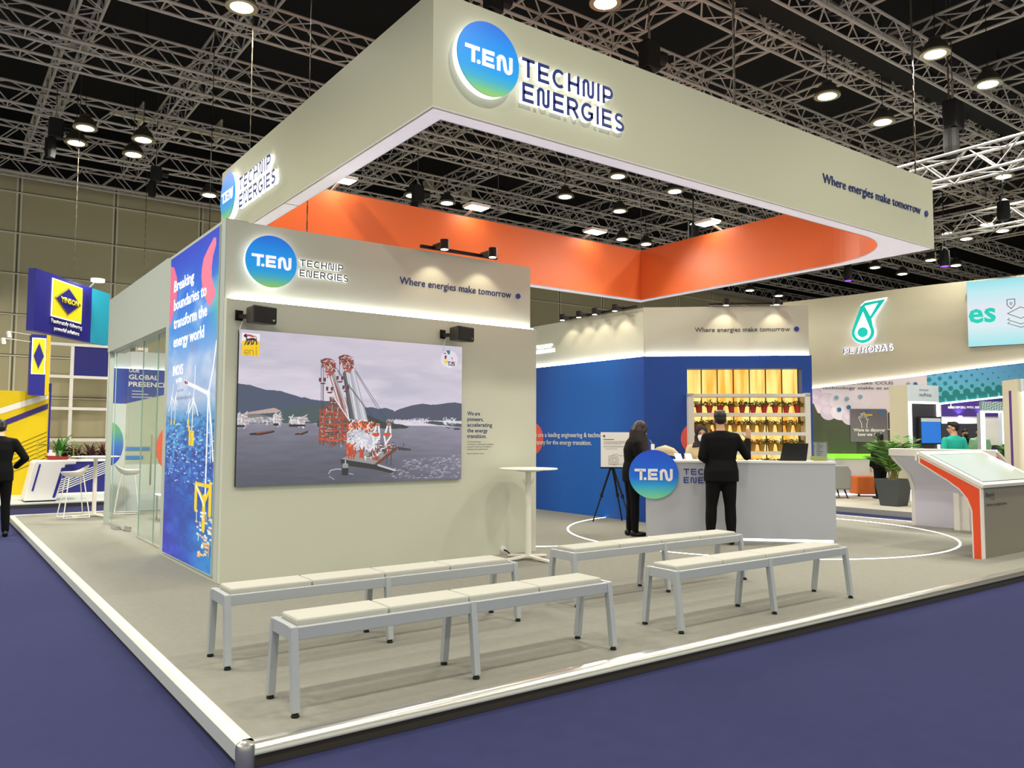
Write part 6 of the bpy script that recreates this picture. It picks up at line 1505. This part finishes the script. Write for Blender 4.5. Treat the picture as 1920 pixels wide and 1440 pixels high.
part('panel', fbox(MB(), p0, pu_, -FW, .2, 1.42, .02, .07, 1.36, 1.92), M['col_dark'], t, world=True); part('border', fbox(MB(), p0, pu_, -FW, .18, 1.44, .0, .05, 1.34, 1.94), M['black'], t, world=True)
solo('counter', fbox(MB(), Vector((21.6,6.9,0)), RT, FW, -.2, 1.6, 0, .4, .1, 1.22), M['purple_wall'], 'far purple counter with a dark top in front of the masked man', 'counter', base=(22.2,6.4,.1))
solo('counter_print', fbox(MB(), Vector((21.6,6.9,0)), RT, FW, -.2, 1.6, -.02, .42, 1.22, 1.27), M['black'], 'dark top board of the far purple counter', 'counter top', base=(22.2,6.4,1.2))

# ================================================================ people
mat('skin', (196,150,118), .55); mat('skin_pale', (222,186,156), .55); mat('suit_black', (13,13,14), .85, spec=.2); mat('trouser_black', (10,10,12), .85, spec=.2); mat('shoe_black', (12,12,12), .4)
mat('hair_black', (22,17,15), .45); mat('hair_brown', (36,22,17), .42); mat('mask_white', (226,228,236), .7); mat('mask_dark', (36,34,38), .7); mat('beige_cloth', (206,188,150), .8); mat('teal_shirt', (20,168,150), .7); mat('green_shirt', (130,180,140), .7); mat('shirt_white', (226,226,226), .7); mat('scarf_black', (26,18,22), .75); mat('grey_jacket', (150,158,172), .8)
V3 = Vector
def remeshed(name, b, m, parent, voxel, smooth_it=6):
    me = b.mesh(name+'_raw', m); o = bpy.data.objects.new('tmp', me); COL.objects.link(o)
    r = o.modifiers.new('r', 'REMESH'); r.mode = 'VOXEL'; r.voxel_size = voxel; r.use_smooth_shade = True
    s = o.modifiers.new('s', 'SMOOTH'); s.iterations = smooth_it; s.factor = .5
    dg_ = bpy.context.evaluated_depsgraph_get(); dg_.update()
    out = bpy.data.meshes.new_from_object(o.evaluated_get(dg_)); out.name = name
    bpy.data.objects.remove(o, do_unlink=True)
    out.materials.clear(); out.materials.append(m)
    for p in out.polygons: p.use_smooth = True
    k = bpy.data.objects.new(name, out); COL.objects.link(k); k.parent = parent; return k
def limb(b, pts, n=14):
    """pts: (position, radius) — tapering rounded limb"""
    for (p, r), (q, r2) in zip(pts, pts[1:]):
        b.tube(V3(p), V3(q), r, n, r2)
    for p, r in pts: b.ball(p, r, n=n, m=9)
def hand(b, w, d, nrm, side, curl=.5, spread=.12, s=1.0):
    """w wrist, d direction to the fingers, nrm palm normal, side: vector towards the thumb"""
    w = V3(w); d = V3(d).normalized(); nr = V3(nrm); nr = (nr - d*nr.dot(d)).normalized(); t = V3(side); t = (t - d*t.dot(d) - nr*t.dot(nr)).normalized()
    pc = w + d*.048*s
    R = Matrix((t, nr, d)).transposed(); b.ball(pc, .040*s, .016*s, .052*s, rot=R)
    b.ball(w, .026*s, .020*s, .03*s, rot=R)
    for i, (off, L_) in enumerate(((.030,.070),(.010,.078),(-.010,.072),(-.028,.058))):
        base = w + (d*.088 + t*off)*s; dr = (d + t*spread*(off/.03)).normalized(); a = curl*(.5+.12*i); p = base
        for j, k in enumerate((.45,.32,.23)):
            dr = (dr*math.cos(a*.6*(j+1)*.5) + nr*math.sin(a*.6*(j+1)*.5)).normalized(); q = p + dr*L_*k*s; b.tube(p, q, .0088*s, 8, .0080*s); b.ball(q, .0084*s, n=8, m=6); p = q
    p = w + (d*.035 + t*.032)*s; dr = (d*.6 + t*.8 + nr*.25).normalized()
    for k, r in ((.036,.011),(.028,.0095)):
        q = p + dr*k*s; b.tube(p, q, r*s, 8, r*.9*s); b.ball(q, r*.9*s, n=8, m=6); p = q; dr = (dr + d*.5).normalized()
def head(b, c, yaw=0.0, pitch=0.0, s=1.0):
    R = Matrix.Rotation(yaw, 3, 'Z') @ Matrix.Rotation(pitch, 3, 'X'); c = V3(c); P = lambda x, y, z: c + R @ V3((x,y,z))*s
    b.ball(P(0,-.008,.025), .076*s, .093*s, .092*s, n=18, m=12, rot=R); b.ball(P(0,.018,-.045), .058*s, .066*s, .068*s, rot=R)
    b.ball(P(0,.098,-.022), .013*s, .018*s, .024*s, n=8, m=6, rot=R); b.ball(P(0,.05,-.098), .026*s, .022*s, .02*s, n=8, m=6, rot=R)
    b.ball(P(0,.080,-.062), .026*s, .014*s, .012*s, n=8, m=6, rot=R)
    for k in (-1,1): b.ball(P(k*.078,-.005,-.015), .010*s, .022*s, .032*s, n=8, m=7, rot=R); b.ball(P(k*.030,.078,.028), .022*s, .012*s, .008*s, n=8, m=6, rot=R)
    return P, R
def person(label, loc, rz, J, top, trousers, skin, hair, voxel=.008, s=1.0, jacket=True, mask=None, hairstyle='short', scarf=None, sleeve=True, shoes=True, women=False, wide=1.0):
    t = thing('person', label, 'person', loc, rz); g = lambda k: V3(J[k])
    hd, nk, ch, pv = g('head'), g('neck'), g('chest'), g('pelvis')
    b = MB(); P, R = head(b, hd, J.get('yaw', 0), J.get('pitch', 0))
    limb(b, [(hd + V3((0,-.015,-.06)), .054), (nk + V3((0,0,-.03)), .060)])
    k = .9 if women else wide
    def torso(bb, gr):
        bb.loft([(pv+V3((0,0,-.10)), (.155+gr)*k, .105+gr), (pv, (.168+gr), .118+gr), (pv.lerp(ch,.4), (.145+gr)*k, .10+gr), (ch, (.175+gr)*k, .115+gr), (ch.lerp(nk,.55), (.185+gr)*k, .098+gr), (ch.lerp(nk,.85), (.12+gr)*k, .07+gr), (nk, .062+gr*.7, .060+gr*.7)], 20)
    torso(b, -.012)
    for a in 'LR':
        limb(b, [(g('sh'+a), .044), (g('el'+a), .036), (g('wr'+a), .024)]); hand(b, g('wr'+a), g('hd'+a), g('hn'+a), g('ht'+a), J.get('curl'+a, .6))
        limb(b, [(g('hp'+a), .080), (g('kn'+a), .050), (g('an'+a), .034)])
    remeshed('body', b, skin, t, voxel)
    c = MB(); torso(c, .012 if jacket else .004)
    if jacket: c.loft([(pv+V3((0,0,-.14)), .190*k, .135*wide), (pv, .188*k, .14*wide), (pv.lerp(ch,.4), .165*k, .12)], 20)
    for a in 'LR':
        e = .012 if jacket else .006; sh, el, wr = g('sh'+a), g('el'+a), g('wr'+a)
        if sleeve: limb(c, [(nk+V3((sh.x*.28,0,-.055)), .040+e), (sh, .052+e), (sh.lerp(el,.5), .048+e), (el, .041+e), (wr.lerp(el,.06), .033+e)])
        else: limb(c, [(sh, .060+e), (sh.lerp(el,.7), .056+e)])
    jk = remeshed('jacket' if jacket else 'shirt', c, top, t, voxel*1.2, 5)
    if J.get('cuffs'):
        for a in 'LR': part('shirt_cuff', MB().tube(g('wr'+a).lerp(g('el'+a),.07), g('wr'+a).lerp(g('el'+a),-.01), .034, 14, .032), M['shirt_white'], t)
    c = MB(); c.loft([(pv+V3((0,0,.06)), .160*k, .112), (pv, .178*k, .128), (pv+V3((0,-.005,-.10)), .178*k, .132), (pv+V3((0,0,-.16)), .14*k, .11)], 20)
    for a in 'LR':
        hp, kn, an = g('hp'+a), g('kn'+a), g('an'+a)
        limb(c, [(hp, .094*wide), (hp.lerp(kn,.5), .080*wide), (kn, .062*wide), (kn.lerp(an,.45), .061*wide), (an+V3((0,0,.01)), .050)])
    remeshed('trousers', c, trousers, t, voxel*1.2, 4)
    if shoes:
        for a in 'LR':
            an = g('an'+a); f = V3(J.get('ft'+a, (0,1,0))).normalized(); f.z = 0; Rf = Matrix((V3((f.y,-f.x,0)), f, V3((0,0,1)))).transposed(); c = MB(); base = V3((an.x, an.y, 0))
            c.ball(base+f*.055+V3((0,0,.030)), .042, .125, .034, rot=Rf); c.ball(base-f*.02+V3((0,0,.045)), .037, .055, .05, rot=Rf); c.v = [(x,y,max(z,.002)) for x, y, z in c.v]; part('shoe', c, M['shoe_black'], t, sm=50)
    # hair
    h = MB()
    if hairstyle == 'short':
        h.ball(P(0,-.020,.045), .083, .092, .088, n=20, m=12, rot=R); h.ball(P(0,-.048,.0), .076, .062, .070, n=16, m=10, rot=R); h.ball(P(0,.03,.085), .070, .062, .045, n=14, m=8, rot=R)
        for q in range(26): h.ball(P(.066*math.sin(q*2.1), .02+.062*math.cos(q*2.1), .088+.026*math.cos(q*1.3)), .016, n=6, m=5)
    elif hairstyle == 'long':
        h.ball(P(0,-.015,.04), .090, .102, .096, n=20, m=12, rot=R); down = J.get('hairdown', V3((0,-.05,-.35)))
        b0 = P(0,-.03,-.02); dn = V3(down); h.loft([(P(0,-.035,.05), .085, .090), (b0, .105, .110), (b0+dn*.35, .120, .140), (b0+dn*.7, .125, .145), (b0+dn, .10, .110), (b0+dn*1.1, .06, .055)], 18)
        for kx in (-1,1): h.loft([(P(kx*.055,.045,.07), .03, .03), (P(kx*.075,.045,.0), .026, .034), (P(kx*.078,.04,-.09), .026, .036), (P(kx*.07,.03,-.09)+dn*.45, .024, .03)], 10)
    if hairstyle: remeshed('hair', h, hair, t, voxel, 3)
    if scarf:
        h = MB(); h.ball(P(0,-.02,.035), .096, .108, .104, n=20, m=12, rot=R); h.loft([(P(0,-.02,-.02), .094, .095), (P(0,-.01,-.10), .088, .088), (nk+V3((0,0,-.02)), .13, .105), (ch+V3((0,.01,.10)), .17, .13)], 20)
        so = remeshed('headscarf', h, scarf, t, voxel, 3)
        # open the face
        me = so.data; bm = bmesh.new(); bm.from_mesh(me); Ri = R.inverted(); dl = []
        for f in bm.faces:
            q = Ri @ (f.calc_center_median() - V3(hd)); 
            if q.y > .03 and (q.x/.058)**2 + ((q.z+.01)/.082)**2 < 1: dl.append(f)
        bmesh.ops.delete(bm, geom=dl, context='FACES'); bm.to_mesh(me); bm.free()
    eb = MB()
    for kx in (-1,1): eb.ball(P(kx*.031,.078,.008), .013, .009, .007, n=10, m=6, rot=R)
    part('eyes', eb, M['hair_black'], t, sm=60)
    eb = MB()
    for kx in (-1,1): eb.ball(P(kx*.032,.084,.030), .018, .006, .0035, n=10, m=6, rot=R)
    part('eyebrows', eb, M['hair_black'], t, sm=60)
    if mask:
        mb_ = MB(); mb_.loft([(P(0,.040,-.020), .066, .068, tuple(R@V3((1,0,0)))), (P(0,.046,-.045), .064, .070, tuple(R@V3((1,0,0)))), (P(0,.040,-.085), .054, .062, tuple(R@V3((1,0,0)))), (P(0,.034,-.112), .034, .044, tuple(R@V3((1,0,0))))], 20)
        part('face_mask', mb_, mask, t, sm=60)
    return t
# standing pose in local axes: +x the person's right, +y ahead, z up from the floor
def stand(H=1.75, **k):
    q = H/1.75
    J = dict(head=(0,.02,1.625), neck=(0,-.01,1.49), chest=(0,0,1.28), pelvis=(0,0,.96), shL=(-.180,0,1.39), shR=(.180,0,1.39), elL=(-.24,-.02,1.13), elR=(.24,-.02,1.13), wrL=(-.25,.05,.88), wrR=(.25,.05,.88),
        hdL=(0,.1,-1), hdR=(0,.1,-1), hnL=(1,0,0), hnR=(-1,0,0), htL=(0,1,0), htR=(0,1,0), hpL=(-.09,0,.90), hpR=(.09,0,.90), knL=(-.10,.01,.50), knR=(.10,.01,.50), anL=(-.11,-.02,.08), anR=(.11,-.02,.08))
    J.update(k)
    out = {}
    for a, v in J.items():
        if isinstance(v, (tuple, list)) and not a.startswith(('hd','hn','ht','ft')): out[a] = tuple(c*q for c in v)
        else: out[a] = v
    return out
man = stand(1.75, head=(0,.05,1.63), pitch=-.12, shL=(-.190,0,1.395), shR=(.190,0,1.395), elL=(-.255,-.04,1.14), wrL=(-.16,.19,1.08), hdL=(.5,.8,0), hnL=(0,0,-1), htL=(1,0,0), elR=(.335,.02,1.15), wrR=(.375,.16,1.36), hdR=(.15,.15,1), hnR=(-.3,1,0), htR=(-1,0,.1), curlR=.25, curlL=.5,
    anL=(-.15,0,.08), anR=(.12,-.02,.08), knL=(-.13,.01,.50), knR=(.11,.01,.50), ftL=(-.3,1,0), ftR=(.1,1,0))
person('man in a black suit seen from behind at the counter, raising his right hand', (7.28,3.20,.1), math.radians(-42), man, M['suit_black'], M['trouser_black'], M['skin'], M['hair_black'], .0075, wide=1.2)
wom = stand(1.66, head=(0,.13,1.58), neck=(0,.05,1.47), chest=(0,.01,1.28), pitch=-.45, hairdown=(0,.02,-.42), elL=(-.21,.08,1.14), wrL=(-.14,.30,1.16), hdL=(.1,1,-.1), hnL=(0,0,-1), htL=(1,0,0), elR=(.21,.05,1.14), wrR=(.16,.30,1.15), hdR=(-.1,1,-.1), hnR=(0,0,-1), htR=(-1,0,0),
    shL=(-.160,.02,1.37), shR=(.160,.02,1.37), anL=(-.07,-.02,.08), anR=(.07,.02,.08))
person('woman in black with long dark hair, head bowed at the left end of the counter', (6.93,4.50,.1), math.radians(-118), wom, M['suit_black'], M['trouser_black'], M['skin_pale'], M['hair_brown'], .0075, mask=M['mask_white'], hairstyle='long', women=True)
part_w = thing('name_badge', 'small white name badge hanging in front of the woman in black', 'badge', (7.03,4.19,1.37)); part('card', MB().box(-.035,.035,-.002,.002,-.05,.03), M['paper'], part_w); part('lanyard', MB().tube((0,0,.03),(-.03,.03,.09),.003,5), M['paper_grey'], part_w)
rec = stand(1.55, elL=(-.25,.02,1.15), elR=(.25,.02,1.15), wrL=(-.12,.25,1.10), wrR=(.12,.25,1.10), hdL=(.4,1,0), hdR=(-.4,1,0), hnL=(0,0,-1), hnR=(0,0,-1), htL=(1,0,0), htR=(-1,0,0))
person('receptionist in a black headscarf, white mask and beige top behind the counter', (8.02,4.16,.1), math.radians(140), rec, M['beige_cloth'], M['trouser_black'], M['skin'], M['hair_black'], .0075, mask=M['mask_white'], hairstyle=None, scarf=M['scarf_black'], women=True)
b = MB(); b.loft([((-.17,0,.0), .03, .05, (0,1,0)), ((-.10,0,.05), .07, .06, (0,1,0)), ((.0,0,.065), .08, .075, (0,1,0)), ((.10,0,.045), .07, .055, (0,1,0)), ((.17,0,.0), .03, .03, (0,1,0))], 16)
t = thing('cloth_bag', 'soft beige folded bag lying on the counter behind the round blue plate', 'bag', cp(.28,1.245,-.3), math.radians(-45)); part('cloth', b, M['beige_cloth'], t, sm=60)
lm = stand(1.74, head=(0,.10,1.60), neck=(0,.03,1.48), chest=(0,.0,1.28), pitch=-.3, elR=(.33,-.03,1.15), wrR=(.22,.20,1.02), hdR=(-.5,1,0), hnR=(0,0,-1), htR=(-1,0,0), elL=(-.30,.0,1.14), wrL=(-.16,.22,1.04), hdL=(.5,1,0), hnL=(0,0,-1), htL=(1,0,0))
person('person in black jacket and trousers seen from behind at the left picture edge', (-.31,10.30,0), math.radians(-2), lm, M['suit_black'], M['trouser_black'], M['skin_pale'], M['hair_black'], .010)
person('man in a teal shirt seen from behind, looking left past the blue monitor', (14.45,3.55,.1), math.radians(-30), stand(1.70, yaw=1.0), M['teal_shirt'], M['trouser_black'], M['skin'], M['hair_black'], .012, jacket=False, sleeve=False)
person('person in black clothes standing behind the potted palm', (16.4,6.1,.1), math.radians(-20), stand(1.48), M['suit_black'], M['trouser_black'], M['skin'], M['hair_black'], .013)
person('man in a dark suit with a dark face mask at the far stand', (22.75,7.1,.1), math.radians(145), stand(1.62), M['suit_black'], M['trouser_black'], M['skin'], M['hair_black'], .013, mask=M['mask_dark'])
person('person in a pale green shirt under the far white arch', (20.9,5.9,.1), math.radians(120), stand(1.66), M['green_shirt'], M['trouser_black'], M['skin'], M['hair_black'], .013, jacket=False, sleeve=False)
